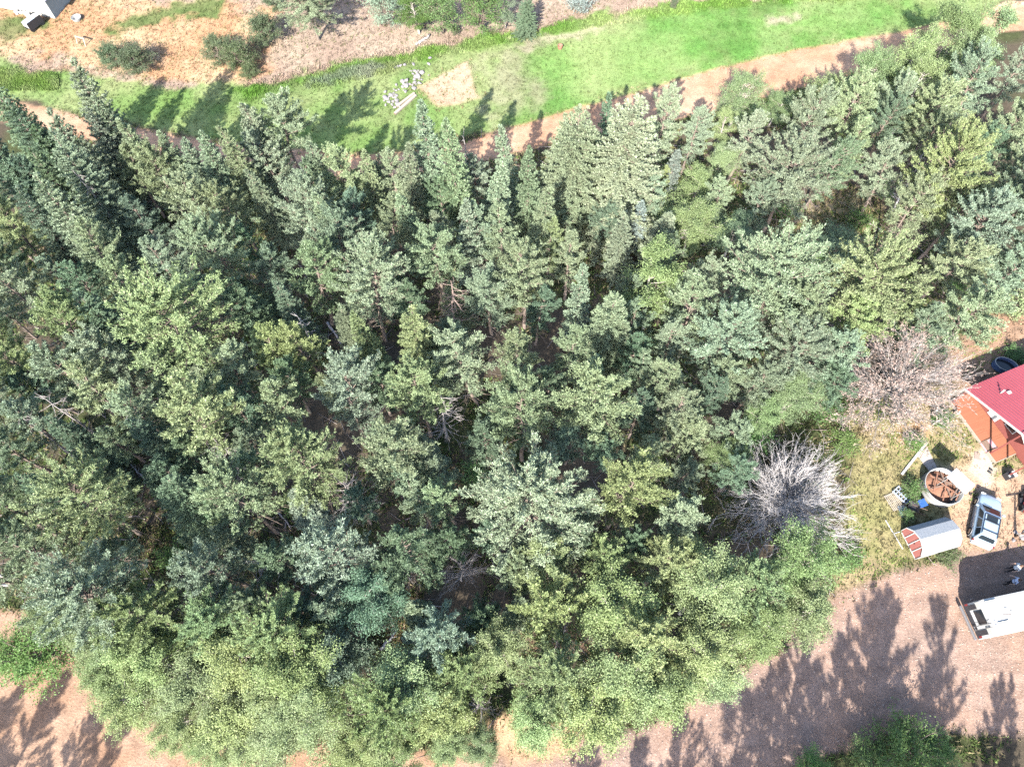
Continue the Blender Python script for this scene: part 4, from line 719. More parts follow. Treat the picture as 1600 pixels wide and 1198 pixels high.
# zone: colours A,B, edge softness, edge-noise amount, grassiness, class, lift
ZD = [
 ('hillside', (.42, .31, .24), (.52, .41, .31), .8, .5, .5, 5, 0), ('bare_dirt', (.60, .35, .20), (.66, .47, .29), 2.5, 2, .75, 5, 0),
 ('hill_green', (.15, .21, .07), (.26, .28, .12), 1.6, 2, .8, 5, 0), ('hill_green2', (.15, .21, .07), (.30, .28, .14), 1.6, 2, .8, 5, 0),
 ('meadow', (.19, .31, .09), (.31, .38, .16), .8, .8, .55, 1, 0), ('meadow_bright', (.145, .325, .072), (.23, .39, .115), 5, 3, .45, 1, 0),
 ('meadow_dry', (.31, .37, .17), (.40, .41, .24), 3.5, 3, .35, 1, 0), ('meadow_dry2', (.42, .42, .26), (.46, .42, .29), 1.2, 1.4, .35, 1, 0), ('meadow_dry3', (.42, .40, .26), (.46, .42, .29), 1.2, 1.4, .35, 1, 0),
 ('lush_strip', (.12, .26, .04), (.21, .34, .08), 1.0, 1.3, .8, 1, .05), ('lush_left', (.12, .25, .04), (.22, .33, .08), 1.6, 1.6, .8, 1, .05),
 ('sage_patch', (.19, .27, .16), (.28, .32, .22), .8, 1, .8, 1, 0), ('dirt_patch', (.54, .36, .245), (.60, .44, .31), .7, .45, .8, 6, .03),
 ('yard', (.44, .35, .20), (.34, .32, .14), 1.5, 1.2, .8, 4, 0), ('yard_dirt', (.58, .38, .26), (.62, .46, .32), 1.5, 1.2, .35, 4, 0),
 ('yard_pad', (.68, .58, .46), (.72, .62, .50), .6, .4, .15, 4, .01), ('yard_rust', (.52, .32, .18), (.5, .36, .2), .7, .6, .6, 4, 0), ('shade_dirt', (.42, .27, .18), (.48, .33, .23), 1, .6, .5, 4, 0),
 ('low_road', (.45, .27, .175), (.53, .35, .245), .8, .5, .2, 2, -.05), ('driveway', (.43, .285, .215), (.37, .262, .212), .8, .5, .1, 3, -.05), ('orange_spur', (.62, .40, .24), (.66, .43, .26), .9, .6, .2, 2, -.05),
 ('clearing_right', (.46, .38, .24), (.34, .32, .15), 1, 1, .8, 0, 0), ('clearing_path', (.48, .40, .24), (.34, .36, .12), .8, .8, .8, 0, 0),
 ('clearing_litter', (.36, .25, .17), (.42, .31, .21), .9, .9, .5, 0, 0), ('clearing_straw', (.40, .25, .14), (.46, .31, .18), .7, .6, .5, 0, 0), ('clearing_trunks', (.28, .18, .12), (.34, .22, .15), 1, 1, .4, 0, 0),
 ('mound', (.58, .40, .27), (.64, .46, .32), .8, .6, .3, 5, .3), ('upper_road', DIRT[0], DIRT[1], .5, .3, .12, 7, -.08)]
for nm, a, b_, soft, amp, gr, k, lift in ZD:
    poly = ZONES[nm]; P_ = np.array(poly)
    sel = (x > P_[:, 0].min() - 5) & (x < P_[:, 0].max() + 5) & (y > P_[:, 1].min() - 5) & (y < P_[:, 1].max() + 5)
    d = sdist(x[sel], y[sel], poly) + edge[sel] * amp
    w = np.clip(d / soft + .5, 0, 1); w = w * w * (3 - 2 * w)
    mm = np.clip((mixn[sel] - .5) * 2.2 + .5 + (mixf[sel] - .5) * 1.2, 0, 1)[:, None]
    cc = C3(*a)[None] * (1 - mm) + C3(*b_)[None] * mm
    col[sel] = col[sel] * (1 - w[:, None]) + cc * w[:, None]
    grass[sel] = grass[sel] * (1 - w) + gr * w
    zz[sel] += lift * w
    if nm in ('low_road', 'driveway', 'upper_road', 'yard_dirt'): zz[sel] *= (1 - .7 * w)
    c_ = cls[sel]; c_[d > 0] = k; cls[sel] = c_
mg = fbm(x, y, 7, 50); mk_ = (cls == 1); wv = np.clip((mg - .5) * 4, -1, 1) * mk_
col += np.clip(wv, 0, 1)[:, None] * .25 * (C3(.40, .42, .22)[None] - col); col *= (1 + .18 * np.minimum(wv, 0))[:, None]
yb = np.exp(-((x - 10) / 4.5) ** 2 - ((y - 67) / 6) ** 2) * mk_; col += (yb * .35)[:, None] * (C3(.44, .50, .22)[None] - col)
# wheel tracks on the roads and a greyer gravel crown on the driveway
dw = sdist(x, y, ZONES['upper_road'])
tr_ = np.exp(-((dw - .95) / .3) ** 2); col[dw > 0] *= (1 + .10 * tr_[dw > 0])[:, None]
wdn = fbm(x * .25 + y * .97, y * .05, 1.1, 40); dd = sdist(x, y, ZONES['driveway']); k_ = dd > .5
col[k_] *= (1 + .22 * (fbm(x[k_] * .35, y[k_] * 1.4 - x[k_] * .45, 1.6, 41) - .5))[:, None]
for off_, a_ in ((2.2, .2), (3.8, .2), (5.4, .14), (7.0, .14)):
    ru = np.exp(-((dd - off_ - (fbm(x, y, 6, 44) - .5) * 1.2) / .28) ** 2) * k_; col *= (1 + a_ * ru)[:, None]; zz -= .03 * ru
dl = sdist(x, y, ZONES['low_road'])
for off_ in (1.6, 3.2, 5.2, 6.8):
    ru = np.exp(-((dl - off_ - (fbm(x, y, 6, 45) - .5) * 1.0) / .3) ** 2) * (dl > .5); col *= (1 - .12 * ru)[:, None]; zz -= .03 * ru
near_yard = np.exp(-(((x - 37) / 7) ** 2 + ((y - 16) / 9) ** 2)); zz *= 1 - .9 * near_yard
col *= .60
V = np.stack([x, y, zz], 1)
ii, jj = np.meshgrid(np.arange(ny_ - 1), np.arange(nx_ - 1), indexing='ij')
q = (ii * nx_ + jj).ravel(); F = np.stack([q, q + 1, q + nx_ + 1, q + nx_], 1); fc = cls[F[:, 0]]
def zat(px, py):
    i = np.clip(np.searchsorted(gy, py), 0, ny_ - 1); j = np.clip(np.searchsorted(gx, px), 0, nx_ - 1)
    return zz.reshape(ny_, nx_)[i, j]
def cat_(px, py, arr):
    i = np.clip(np.searchsorted(gy, py), 0, ny_ - 1); j = np.clip(np.searchsorted(gx, px), 0, nx_ - 1)
    return arr.reshape((ny_, nx_) + arr.shape[1:])[i, j]
for k, nm in {0: 'forest_ground', 1: 'meadow', 2: 'dirt_road', 3: 'gravel_driveway', 4: 'yard_ground', 5: 'hillside', 6: 'bare_dirt_patch', 7: 'dirt_track'}.items():
    f = F[fc == k]; used, inv = np.unique(f, return_inverse=True)
    struct(nm, mk_mesh(nm, V[used], [inv.reshape(-1, 4)], {'col': col[used], 'grass': grass[used]}, True, [M_GROUND]))

# ---------------------------------------------------------------- ground cover (uncountable): grass tufts, undergrowth, litter sticks, gravel
def unit(a): return a / (np.linalg.norm(a, axis=-1, keepdims=True) + 1e-9)
def col_mat(name, transl=.2, rough=.7):
    m, n, l, b = new_mat(name); at = n.new('ShaderNodeAttribute'); at.attribute_name = 'col'
    no = n.new('ShaderNodeTexNoise'); no.inputs['Scale'].default_value = 30
    mr = n.new('ShaderNodeMapRange'); mr.inputs[3].default_value = .75; mr.inputs[4].default_value = 1.25; l.new(no.outputs['Fac'], mr.inputs[0])
    mx0 = n.new('ShaderNodeMix'); mx0.data_type = 'RGBA'; mx0.blend_type = 'MULTIPLY'; mx0.inputs[0].default_value = 1; l.new(at.outputs['Color'], mx0.inputs[6]); l.new(mr.outputs[0], mx0.inputs[7])
    l.new(mx0.outputs[2], b.inputs['Base Color']); b.inputs['Roughness'].default_value = rough; b.inputs['Specular IOR Level'].default_value = .2
    if transl:
        t = n.new('ShaderNodeBsdfTranslucent'); l.new(mx0.outputs[2], t.inputs[0]); mx = n.new('ShaderNodeMixShader'); mx.inputs[0].default_value = transl
        l.new(b.outputs[0], mx.inputs[1]); l.new(t.outputs[0], mx.inputs[2]); l.new(mx.outputs[0], n['Material Output'].inputs[0])
    return m
M_GRASS = col_mat('grass_blades', .3); M_STICK = col_mat('litter_sticks', 0); M_STONE = col_mat('gravel_stones', 0, .9)

def blades(px, py, h, w, c, K, lean=.5):
    """tufts of K blades each; c per tuft colour"""
    n = len(px); pz = zat(px, py)
    P = np.stack([px, py, pz - .02], 1)[:, None, :] + rng.normal(0, 1, (n, K, 3)) * np.array([1, 1, 0]) * (h * .35)[:, None, None]
    d = unit(rng.normal(0, lean, (n, K, 3)) * np.array([1, 1, .3]) + np.array([0, 0, 1.0]))
    L = h[:, None, None] * rng.uniform(.6, 1.2, (n, K, 1))
    s = unit(np.cross(d, rng.normal(0, 1, (n, K, 3)))) * (w[:, None, None] * rng.uniform(.7, 1.3, (n, K, 1)))
    A = P - s; B = P + s; T_ = P + d * L
    Vv = np.stack([A, B, T_], 2).reshape(-1, 3)
    cc = np.repeat(c[:, None, :] * rng.uniform(.7, 1.3, (n, K, 1)), 3, 1).reshape(-1, 3)
    return Vv, np.arange(len(Vv)).reshape(-1, 3), cc

def scatter(n, x0, x1, y0, y1, keep):
    px = rng.uniform(x0, x1, n); py = rng.uniform(y0, y1, n); k = keep(px, py); return px[k], py[k]
kc = lambda *ks: (lambda a, b: np.isin(cat_(a, b, cls), ks))
def add_cover(name, px, py, h, w, c, K, lean=.5):
    Vv, Ff, cc = blades(px, py, h, w, c, K, lean)
    return struct(name, mk_mesh(name, Vv, [Ff], {'col': cc}, False, [M_GRASS]), 'stuff')
px, py = scatter(34000, -60, 60, 50, 80, kc(1))
add_cover('meadow_grass', px, py, rng.uniform(.10, .28, len(px)), rng.uniform(.02, .045, len(px)), cat_(px, py, col) * rng.uniform(.7, 1.25, (len(px), 1)), 5)
inl = lambda nm, m=0: (lambda a, b: sdist(a, b, ZONES[nm]) > m)
for nm, cnt in (('lush_strip', 26000), ('lush_left', 9000), ('sage_patch', 3000)):
    Pz = np.array(ZONES[nm]); px, py = scatter(cnt, Pz[:, 0].min(), Pz[:, 0].max(), Pz[:, 1].min(), Pz[:, 1].max(), inl(nm, -.3))
    add_cover('tall_grass', px, py, rng.uniform(.15, .42, len(px)), rng.uniform(.03, .06, len(px)), cat_(px, py, col) * rng.uniform(1.1, 1.9, (len(px), 1)), 6, .4)
px, py = scatter(26000, -62, 62, 60, 80, kc(5))
dryc = cat_(px, py, col) * rng.uniform(.6, 1.2, (len(px), 1)); g_ = rng.random(len(px)) < .22; dryc[g_] = np.array([.16, .19, .07])
add_cover('dry_grass', px, py, rng.uniform(.12, .35, len(px)), rng.uniform(.02, .045, len(px)), dryc, 4)
px, py = scatter(16000, 24, 48, 8, 34, kc(4))
yc = cat_(px, py, col) * rng.uniform(.6, 1.2, (len(px), 1)); keep = rng.random(len(px)) < np.clip(cat_(px, py, grass) * 1.2 - .2, .05, 1); px, py, yc = px[keep], py[keep], yc[keep]
g_ = fbm(px, py, 2.6, 33) > .58; yc[g_] = np.array([.17, .24, .06]) * rng.uniform(.7, 1.3, (g_.sum(), 1))
add_cover('yard_grass', px, py, rng.uniform(.10, .32, len(px)), rng.uniform(.02, .045, len(px)), yc, 5)
px, py = scatter(80000, -46, 46, -2, 62, lambda a, b: (cat_(a, b, cls) == 0) & (fbm(a, b, 6, 21) > .40))
fcx = np.where(rng.random((len(px), 1)) < .7, np.array([.10, .15, .045]), np.array([.26, .22, .12])) * rng.uniform(.6, 1.3, (len(px), 1))
add_cover('undergrowth', px, py, rng.uniform(.12, .5, len(px)), rng.uniform(.03, .07, len(px)), fcx, 5, .8)
for nm in ('dirt_patch', 'clearing_right', 'clearing_path', 'clearing_litter', 'clearing_straw'):
    Pz = np.array(ZONES[nm]); px, py = scatter(260 if nm == 'dirt_patch' else 2600, Pz[:, 0].min() - 1, Pz[:, 0].max() + 1, Pz[:, 1].min() - 1, Pz[:, 1].max() + 1, inl(nm, -.8))
    add_cover('clearing_grass', px, py, rng.uniform(.1, .4, len(px)), rng.uniform(.02, .05, len(px)), np.where(rng.random((len(px), 1)) < .45, np.array([.13, .18, .05]), np.array([.27, .22, .12])) * rng.uniform(.6, 1.2, (len(px), 1)), 5, .7)
# road edge weeds
px, py = scatter(40000, -50, 50, -2, 70, lambda a, b: (np.minimum(np.abs(sdist(a, b, ZONES['upper_road'])), np.minimum(np.abs(sdist(a, b, ZONES['driveway'])), np.abs(sdist(a, b, ZONES['low_road'])))) < .55))
add_cover('roadside_weeds', px, py, rng.uniform(.08, .3, len(px)), rng.uniform(.02, .05, len(px)), np.where(rng.random((len(px), 1)) < .6, np.array([.15, .2, .06]), np.array([.4, .33, .2])) * rng.uniform(.6, 1.2, (len(px), 1)), 4, .7)

def sticks(n, keep, box, L, W_, cA, cB):
    px, py = scatter(n, *box, keep); n = len(px)
    a = rng.uniform(0, np.pi, n); ln = rng.uniform(*L, n); d = np.stack([np.cos(a), np.sin(a), rng.normal(0, .06, n)], 1) * ln[:, None] / 2
    s = np.stack([-np.sin(a), np.cos(a), np.zeros(n)], 1) * rng.uniform(*W_, n)[:, None]; u = np.array([0, 0, 1.0]) * np.linalg.norm(s, axis=1)[:, None] * 1.5
    c = np.stack([px, py, zat(px, py) + .03], 1)
    Vv = np.stack([c - d - s, c - d + s, c - d + u, c + d - s * .4, c + d + s * .4, c + d + u * .5], 1).reshape(-1, 3)
    o = np.arange(n)[:, None] * 6
    Ff = np.concatenate([o + np.array([[0, 2, 5, 3]]), o + np.array([[1, 4, 5, 2]]), o + np.array([[0, 3, 4, 1]])])
    cc = np.repeat(np.array(cA) + (np.array(cB) - np.array(cA)) * rng.random((n, 1)), 6, 0)
    return Vv, Ff, cc
Vv, Ff, cc = sticks(4200, lambda a, b: (cat_(a, b, cls) == 0) & ~((b < 4) & (a > 20)), (-46, 46, -2, 60), (.5, 2.6), (.012, .045), (.14, .11, .09), (.34, .30, .28))
struct('fallen_branches', mk_mesh('fallen_branches', Vv, [Ff], {'col': cc}, False, [M_STICK]), 'stuff')
# stones on the driveway and roads
def stones(name, n, keep, box, s0, s1, cA, cB):
    cA, cB = np.array(cA) * .62, np.array(cB) * .62
    px, py = scatter(n, *box, keep); n = len(px)
    base = np.array([(1, 0, 0), (-.5, .87, 0), (-.5, -.87, 0), (.25, .1, .8)])
    a = rng.uniform(0, 6.28, n); sc = rng.uniform(s0, s1, n) * rng.choice([.6, 1, 1.5], n, p=[.6, .3, .1])
    ca, sa = np.cos(a), np.sin(a)
    bx = base[None] * sc[:, None, None] * rng.uniform(.7, 1.3, (n, 4, 3))
    Vv = np.stack([bx[..., 0] * ca[:, None] - bx[..., 1] * sa[:, None], bx[..., 0] * sa[:, None] + bx[..., 1] * ca[:, None], bx[..., 2] - .005], 2) + np.stack([px, py, zat(px, py)], 1)[:, None]
    o = np.arange(n)[:, None] * 4; Ff = np.concatenate([o + np.array([t]) for t in ([0, 1, 3], [1, 2, 3], [2, 0, 3])])
    cc = np.repeat(np.array(cA) + (np.array(cB) - np.array(cA)) * rng.random((n, 1)), 4, 0)
    struct(name, mk_mesh(name, Vv.reshape(-1, 3), [Ff], {'col': cc}, False, [M_STONE]), 'stuff')
stones('gravel', 60000, kc(3), (-5, 50, -3, 14), .025, .06, (.30, .23, .20), (.66, .52, .44))
stones('road_pebbles', 9000, kc(2, 7, 4), (-50, 50, -3, 70), .02, .06, (.35, .24, .18), (.68, .52, .42))
# ---------------------------------------------------------------- tree prototypes
class TB:
    """numpy tubes for trunks and limbs"""
    def __init__(s): s.V = []; s.F = []; s.n = 0
    def tube(s, P, r, k=4):
        P = np.asarray(P, float); m = len(P); r = np.broadcast_to(np.asarray(r, float), (m,))
        t = unit(np.gradient(P, axis=0)); ref = np.where(np.abs(t[:, 2:3]) > .9, np.array([[1., 0, 0]]), np.array([[0, 0, 1.]]))
        u = unit(np.cross(t, ref)); w = np.cross(t, u); a = np.arange(k) * 2 * np.pi / k
        V = P[:, None] + (u[:, None] * np.cos(a)[None, :, None] + w[:, None] * np.sin(a)[None, :, None]) * r[:, None, None]
        i, j = np.meshgrid(np.arange(m - 1), np.arange(k), indexing='ij'); i, j = i.ravel(), j.ravel(); j2 = (j + 1) % k
        s.F.append(np.stack([i * k + j, i * k + j2, (i + 1) * k + j2, (i + 1) * k + j], 1) + s.n)
        s.V.append(V.reshape(-1, 3)); s.n += m * k
    def mesh(s, name, mat): return mk_mesh(name, np.concatenate(s.V), [np.concatenate(s.F)], None, True, [mat])

def needle_quads(P, D, r, K, L, W_, spread, up, fwd=1.0):
    n = len(P); c0 = np.array([0, 0, P[:, 2].mean() - 1.0])
    N = unit(unit(P - c0) + D * .3 + np.array([0, 0, .45]))[:, None] + r.normal(0, .38, (n, K, 3))
    d = unit(D[:, None] * fwd + r.normal(0, spread, (n, K, 3)) + np.array([0, 0, up]))
    ln = r.uniform(*L, (n, K, 1)); s = unit(np.cross(d, N)) * r.uniform(*W_, (n, K, 1))
    B = P[:, None] + r.normal(0, .03, (n, K, 3))
    Q = np.stack([B, B + d * ln * .55 + s, B + d * ln, B + d * ln * .55 - s], 2).reshape(-1, 3)
    tint = np.repeat(r.uniform(.80, 1.20, (n, 1)) * r.uniform(.85, 1.15, (n, K)), 4, 1).reshape(-1)
    return Q, np.arange(len(Q)).reshape(-1, 4), tint

def leaf_quads(P, r, S_, flat=.55):
    n = len(P); nrm = unit(r.normal(0, flat, (n, 3)) + np.array([0, -.1, .8])); d = unit(np.cross(nrm, r.normal(0, 1, (n, 3)))); s = np.cross(nrm, d)
    sz = r.uniform(*S_, (n, 1)); a = d * sz; b = s * sz * .48
    Q = np.stack([P - a, P + b, P + a, P - b], 1).reshape(-1, 3)
    return Q, np.arange(len(Q)).reshape(-1, 4), np.repeat(r.uniform(.78, 1.22, n), 4)

def trunk_path(H_, r, wob=.12, n=9):
    z = np.linspace(-.25, H_, n); w = np.cumsum(r.normal(0, wob, (n, 2)), 0) * np.linspace(0, 1, n)[:, None] ** .5; w -= w[0]
    return np.column_stack([w, z])
def at_z(P, z): return np.array([np.interp(z, P[:, 2], P[:, 0]), np.interp(z, P[:, 2], P[:, 1]), z])

def pine(seed, H_=12., Rr=2.4, base=.34, nb=50, dense=1.0):
    r = np.random.default_rng(seed); tb = TB(); tp = trunk_path(H_ * .97, r)
    tb.tube(tp, np.linspace(.10 + .007 * H_, .02, len(tp)), 7)
    TP, TD = [], []
    lop = r.uniform(0, 6.28); lopk = r.uniform(.05, .22)
    for i in range(nb):
        s = (i + r.uniform(-.4, .4)) / (nb - 1); s = min(max(s, 0), 1); s = s ** .85
        az = i * 2.39996 + r.normal(0, .35); z = H_ * (base + (.97 - base) * s)
        prof = (.72 + .28 * s / .3) if s < .3 else max(.10, (1 - ((s - .3) / .72) ** 1.7)) ** .62
        L = Rr * prof * r.uniform(.78, 1.08) * (1 + lopk * math.cos(az - lop)); e0 = R(-6 + 66 * s ** 1.2) + r.normal(0, .12)
        t = np.linspace(0, 1, 6); h = L * t * (math.cos(max(0, e0)) if s > .6 else 1); sway = r.normal(0, .12) * L * t ** 2
        p0 = at_z(tp, z)
        P = p0 + np.column_stack([h * math.cos(az) - sway * math.sin(az), h * math.sin(az) + sway * math.cos(az), L * (t * math.sin(e0) + .22 * t ** 2)])
        tb.tube(P, np.linspace(.04, .010, 6) * (.6 + L / 5), 4)
        ns = max(9, int(17 * L * dense))
        for q in range(ns):
            tt = r.uniform(.10, 1.0) ** .8; k = tt * 5; k0 = min(4, int(k)); c = P[k0] + (P[k0 + 1] - P[k0]) * (k - k0)
            tg = unit(P[k0 + 1] - P[k0]); ang = r.choice([-1, 1]) * r.uniform(.25, 1.15) * (1.15 - .5 * tt)
            d = np.array([tg[0] * math.cos(ang) - tg[1] * math.sin(ang), tg[0] * math.sin(ang) + tg[1] * math.cos(ang), tg[2] + r.uniform(.0, .55)]); d = unit(d)
            sl = min(L * .34, .62) * r.uniform(.45, 1.15) * (1.1 - .4 * tt)
            e = c + d * sl
            if q % 5 == 0: tb.tube(np.array([c, e]), [.016, .008], 3)
            m = max(2, int(sl / .14))
            for u in np.linspace(.35, 1, m): TP.append(c + d * sl * u + r.normal(0, .05, 3)); TD.append(d)
    for i in range(14):       # bare lower branches
        z = H_ * r.uniform(.12, base + .1); az = r.uniform(0, 6.28); L = Rr * r.uniform(.35, .85); p0 = at_z(tp, z); t = np.linspace(0, 1, 4)
        P = p0 + np.column_stack([L * t * math.cos(az), L * t * math.sin(az), -.25 * L * t + r.normal(0, .04, 4)]); tb.tube(P, [.03, .022, .015, .008], 3)
        for q in range(4):
            c = P[1] + (P[3] - P[1]) * r.random(); tb.tube(np.array([c, c + np.array([math.cos(az + r.normal(0, .8)), math.sin(az + r.normal(0, .8)), r.normal(0, .3)]) * L * .35]), [.012, .006], 3)
    TP, TD = np.array(TP), np.array(TD)
    Q, Fq, ti = needle_quads(TP, TD, r, 8, (.11, .22), (.016, .028), .75, .28)
    return tb.mesh('trunk', M_BARK), mk_mesh('crown', Q, [Fq], {'tint': ti}, False, [M_NEEDLE]), H_, Rr

def spruce(seed, H_=13., Rr=1.6, base=.10, whorls=26, per=7, droop=.25):
    r = np.random.default_rng(seed); tb = TB(); tp = trunk_path(H_, r, .05); tb.tube(tp, np.linspace(.2, .015, len(tp)), 7)
    TP, TD = [], []
    for i in range(whorls):
        s = i / (whorls - 1); z0 = H_ * (base + (.985 - base) * s ** .92)
        for j in range(per if s < .85 else 5):
            az = j * 6.283 / per + i * 1.1 + r.normal(0, .22); L = Rr * ((1 - s) ** .68 * .97 + .05) * r.uniform(.78, 1.1); z = z0 + r.normal(0, .12)
            e0 = -.30 + .95 * s; t = np.linspace(0, 1, 5); p0 = at_z(tp, min(z, H_))
            P = p0 + np.column_stack([L * t * math.cos(az), L * t * math.sin(az), L * (t * math.sin(e0) - droop * t + droop * 1.35 * t ** 2)])
            tb.tube(P, np.linspace(.035, .008, 5), 3)
            nst = max(3, int(L / .15))
            for u in np.linspace(.14, 1, nst):
                k = u * 4; k0 = min(3, int(k)); c = P[k0] + (P[k0 + 1] - P[k0]) * (k - k0); tg = unit(P[k0 + 1] - P[k0])
                for sg in (-1, 1):
                    ang = sg * r.uniform(.6, 1.0); d = unit(np.array([tg[0] * math.cos(ang) - tg[1] * math.sin(ang), tg[0] * math.sin(ang) + tg[1] * math.cos(ang), tg[2] - .06]))
                    sl = (.10 + .42 * L / 2.4 * (1 - u * .75)) * r.uniform(.7, 1.2)
                    for w in (np.linspace(.3, 1, max(1, int(sl / .17)))): TP.append(c + d * sl * w); TD.append(d)
                TP.append(c); TD.append(tg)
    TP, TD = np.array(TP), np.array(TD)
    Q, Fq, ti = needle_quads(TP, TD, r, 8, (.12, .22), (.020, .034), .46, .16)
    return tb.mesh('trunk', M_BARK), mk_mesh('crown', Q, [Fq], {'tint': ti}, False, [M_NEEDLE]), H_, Rr

def leafy(seed, H_=9., Rr=2.6, base=.25, stems=3, nleaf=15000, S_=(.040, .075), bark=None, low=False, spreadk=1.0):
    r = np.random.default_rng(seed); tb = TB(); ends = []
    for s in range(stems):
        a0 = r.uniform(0, 6.28); lean = Rr * r.uniform(.05, .35) * (0 if stems == 1 else 1); t = np.linspace(0, 1, 7); hh = H_ * r.uniform(.74, .87)
        tp = np.column_stack([lean * t ** 1.4 * math.cos(a0) + r.normal(0, .03, 7), lean * t ** 1.4 * math.sin(a0) + r.normal(0, .03, 7), -.2 + t * (hh + .2)])
        tb.tube(tp, np.linspace(.05 + .009 * H_, .015, 7), 6)
        for i in range(int(26 / stems ** .5)):
            sb = r.uniform(0, 1); z = H_ * (base + (.93 - base) * sb); az = r.uniform(0, 6.28)
            prof = math.sin(math.pi * min(1, (.22 + .75 * sb))) ** .7
            L = Rr * prof * r.uniform(.55, 1.05); e0 = .25 + .75 * sb
            tt = np.linspace(0, 1, 5); p0 = at_z(tp, min(z, hh))
            P = p0 + np.column_stack([L * tt * math.cos(az), L * tt * math.sin(az), L * .55 * math.tan(min(1.0, e0)) * tt * (.6 + .4 * tt)]); P[:, 2] = np.minimum(P[:, 2], H_)
            tb.tube(P, np.linspace(.032, .008, 5), 4)
            for q in range(6):
                u = r.uniform(.3, 1); k = u * 4; k0 = min(3, int(k)); c = P[k0] + (P[k0 + 1] - P[k0]) * (k - k0)
                d = unit(unit(P[k0 + 1] - P[k0]) + r.normal(0, .55, 3) + np.array([0, 0, .25])); e = c + d * L * r.uniform(.18, .42); tb.tube(np.array([c, e]), [.014, .006], 3)
                ends.append((c + (e - c) * .4, .16 + .10 * Rr)); ends.append((e, .15 + .11 * Rr))
    per = max(4, int(nleaf / len(ends))); C = np.array([e[0] for e in ends]); Sg = np.array([e[1] for e in ends])
    Pn = C[:, None] + r.normal(0, 1, (len(C), per, 3)) * Sg[:, None, None] * np.array([1, 1, .6]) * spreadk * .52
    Pn = Pn.reshape(-1, 3); Pn = Pn[Pn[:, 2] > .05]
    Q, Fq, ti = leaf_quads(Pn, r, S_)
    return tb.mesh('trunk', bark or M_ASPEN), mk_mesh('crown', Q, [Fq], {'tint': ti}, False, [M_LEAF]), H_, Rr

PROTO = {
 'P': [pine(1, 12, 3.5, .38, 96, .62), pine(2, 12, 3.3, .40, 90, .62), pine(8, 11.5, 2.9, .34, 80, .7), pine(3, 11, 2.3, .34, 52, 1.0), pine(4, 11, 2.1, .30, 50, 1.0), pine(9, 11, 2.4, .40, 48, 1.0), pine(10, 12, 2.2, .26, 56, 1.0), pine(5, 10, 1.6, .30, 46, 1.15), pine(6, 10, 1.5, .26, 44, 1.15), pine(12, 10.5, 1.7, .36, 42, 1.15)],
 'S': [spruce(21, 14.5, 3.0, .06, 30, 9), spruce(22, 13, 1.9, .08, 27, 8), spruce(23, 12, 1.5, .1, 26, 7), spruce(24, 9, 1.15, .05, 20, 7)],
 'A': [leafy(31, 9.5, 2.9, .25, 3, 38000), leafy(32, 9, 2.8, .3, 2, 34000), leafy(36, 9, 2.6, .2, 5, 30000), leafy(33, 8, 2.0, .25, 2, 22000), leafy(34, 9, 2.3, .3, 4, 28000), leafy(35, 4, 2.4, .12, 6, 9000, (.05, .09), M_BARK)],
 'J': [leafy(41, 2.8, 1.9, .05, 6, 11000, (.04, .075), M_BARK, spreadk=.8), leafy(42, 2.6, 1.7, .05, 5, 9000, (.04, .075), M_BARK, spreadk=.8)],
 'K': [leafy(51, 1.3, 1.2, .08, 6, 2600, (.04, .08), M_BARK), leafy(52, 1.2, 1.1, .08, 5, 2200, (.04, .08), M_BARK)],
}
TONES = {'g': (.250, .318, .198), 'y': (.292, .362, .172), 'd': (.150, .225, .142), 'w': (.258, .318, .205), 'b': (.232, .302, .205), 's': (.25, .31, .29),
         'a': (.235, .315, .150), 'l': (.275, .350, .168), 't': (.135, .240, .150), 'k': (.125, .215, .070), 'j': (.115, .155, .080)}
NAMES = {'P': ('pine_tree', 'pine'), 'S': ('spruce_tree', 'spruce'), 'A': ('leafy_tree', 'tree'), 'J': ('juniper_bush', 'juniper'), 'K': ('leafy_shrub', 'shrub')}
GROUPS = {'P': 'pines of the forest', 'S': 'spruces of the forest', 'A': 'leafy trees', 'J': 'juniper bushes on the slope', 'K': 'low leafy shrubs'}
rt = random.Random(4)
for kind, tx, ty, th, trad, tone, lab in TREES:
    want = trad / th
    cand = sorted(PROTO[kind], key=lambda p: abs(math.log(p[3] / p[2] / want)) + .5 * abs(math.log(p[3] / trad)) + rt.random() * .22)
    tm, cm, h0, r0 = cand[0]
    o = thing(NAMES[kind][0], lab, NAMES[kind][1], (tx, ty, float(zat(tx, ty))), rt.uniform(0, 6.283), GROUPS[kind])
    o.rotation_euler = (rt.gauss(0, .045), rt.gauss(0, .045), o.rotation_euler[2])
    sxy = trad / r0; o.scale = (sxy, sxy, th / h0)
    v = rt.uniform(.86, 1.16); c = TONES[tone]
    link('trunk', tm, o); cr = link('crown', cm, o); cr.color = (c[0] * v * rt.uniform(.94, 1.06), c[1] * v, c[2] * v * rt.uniform(.88, 1.12), 1)

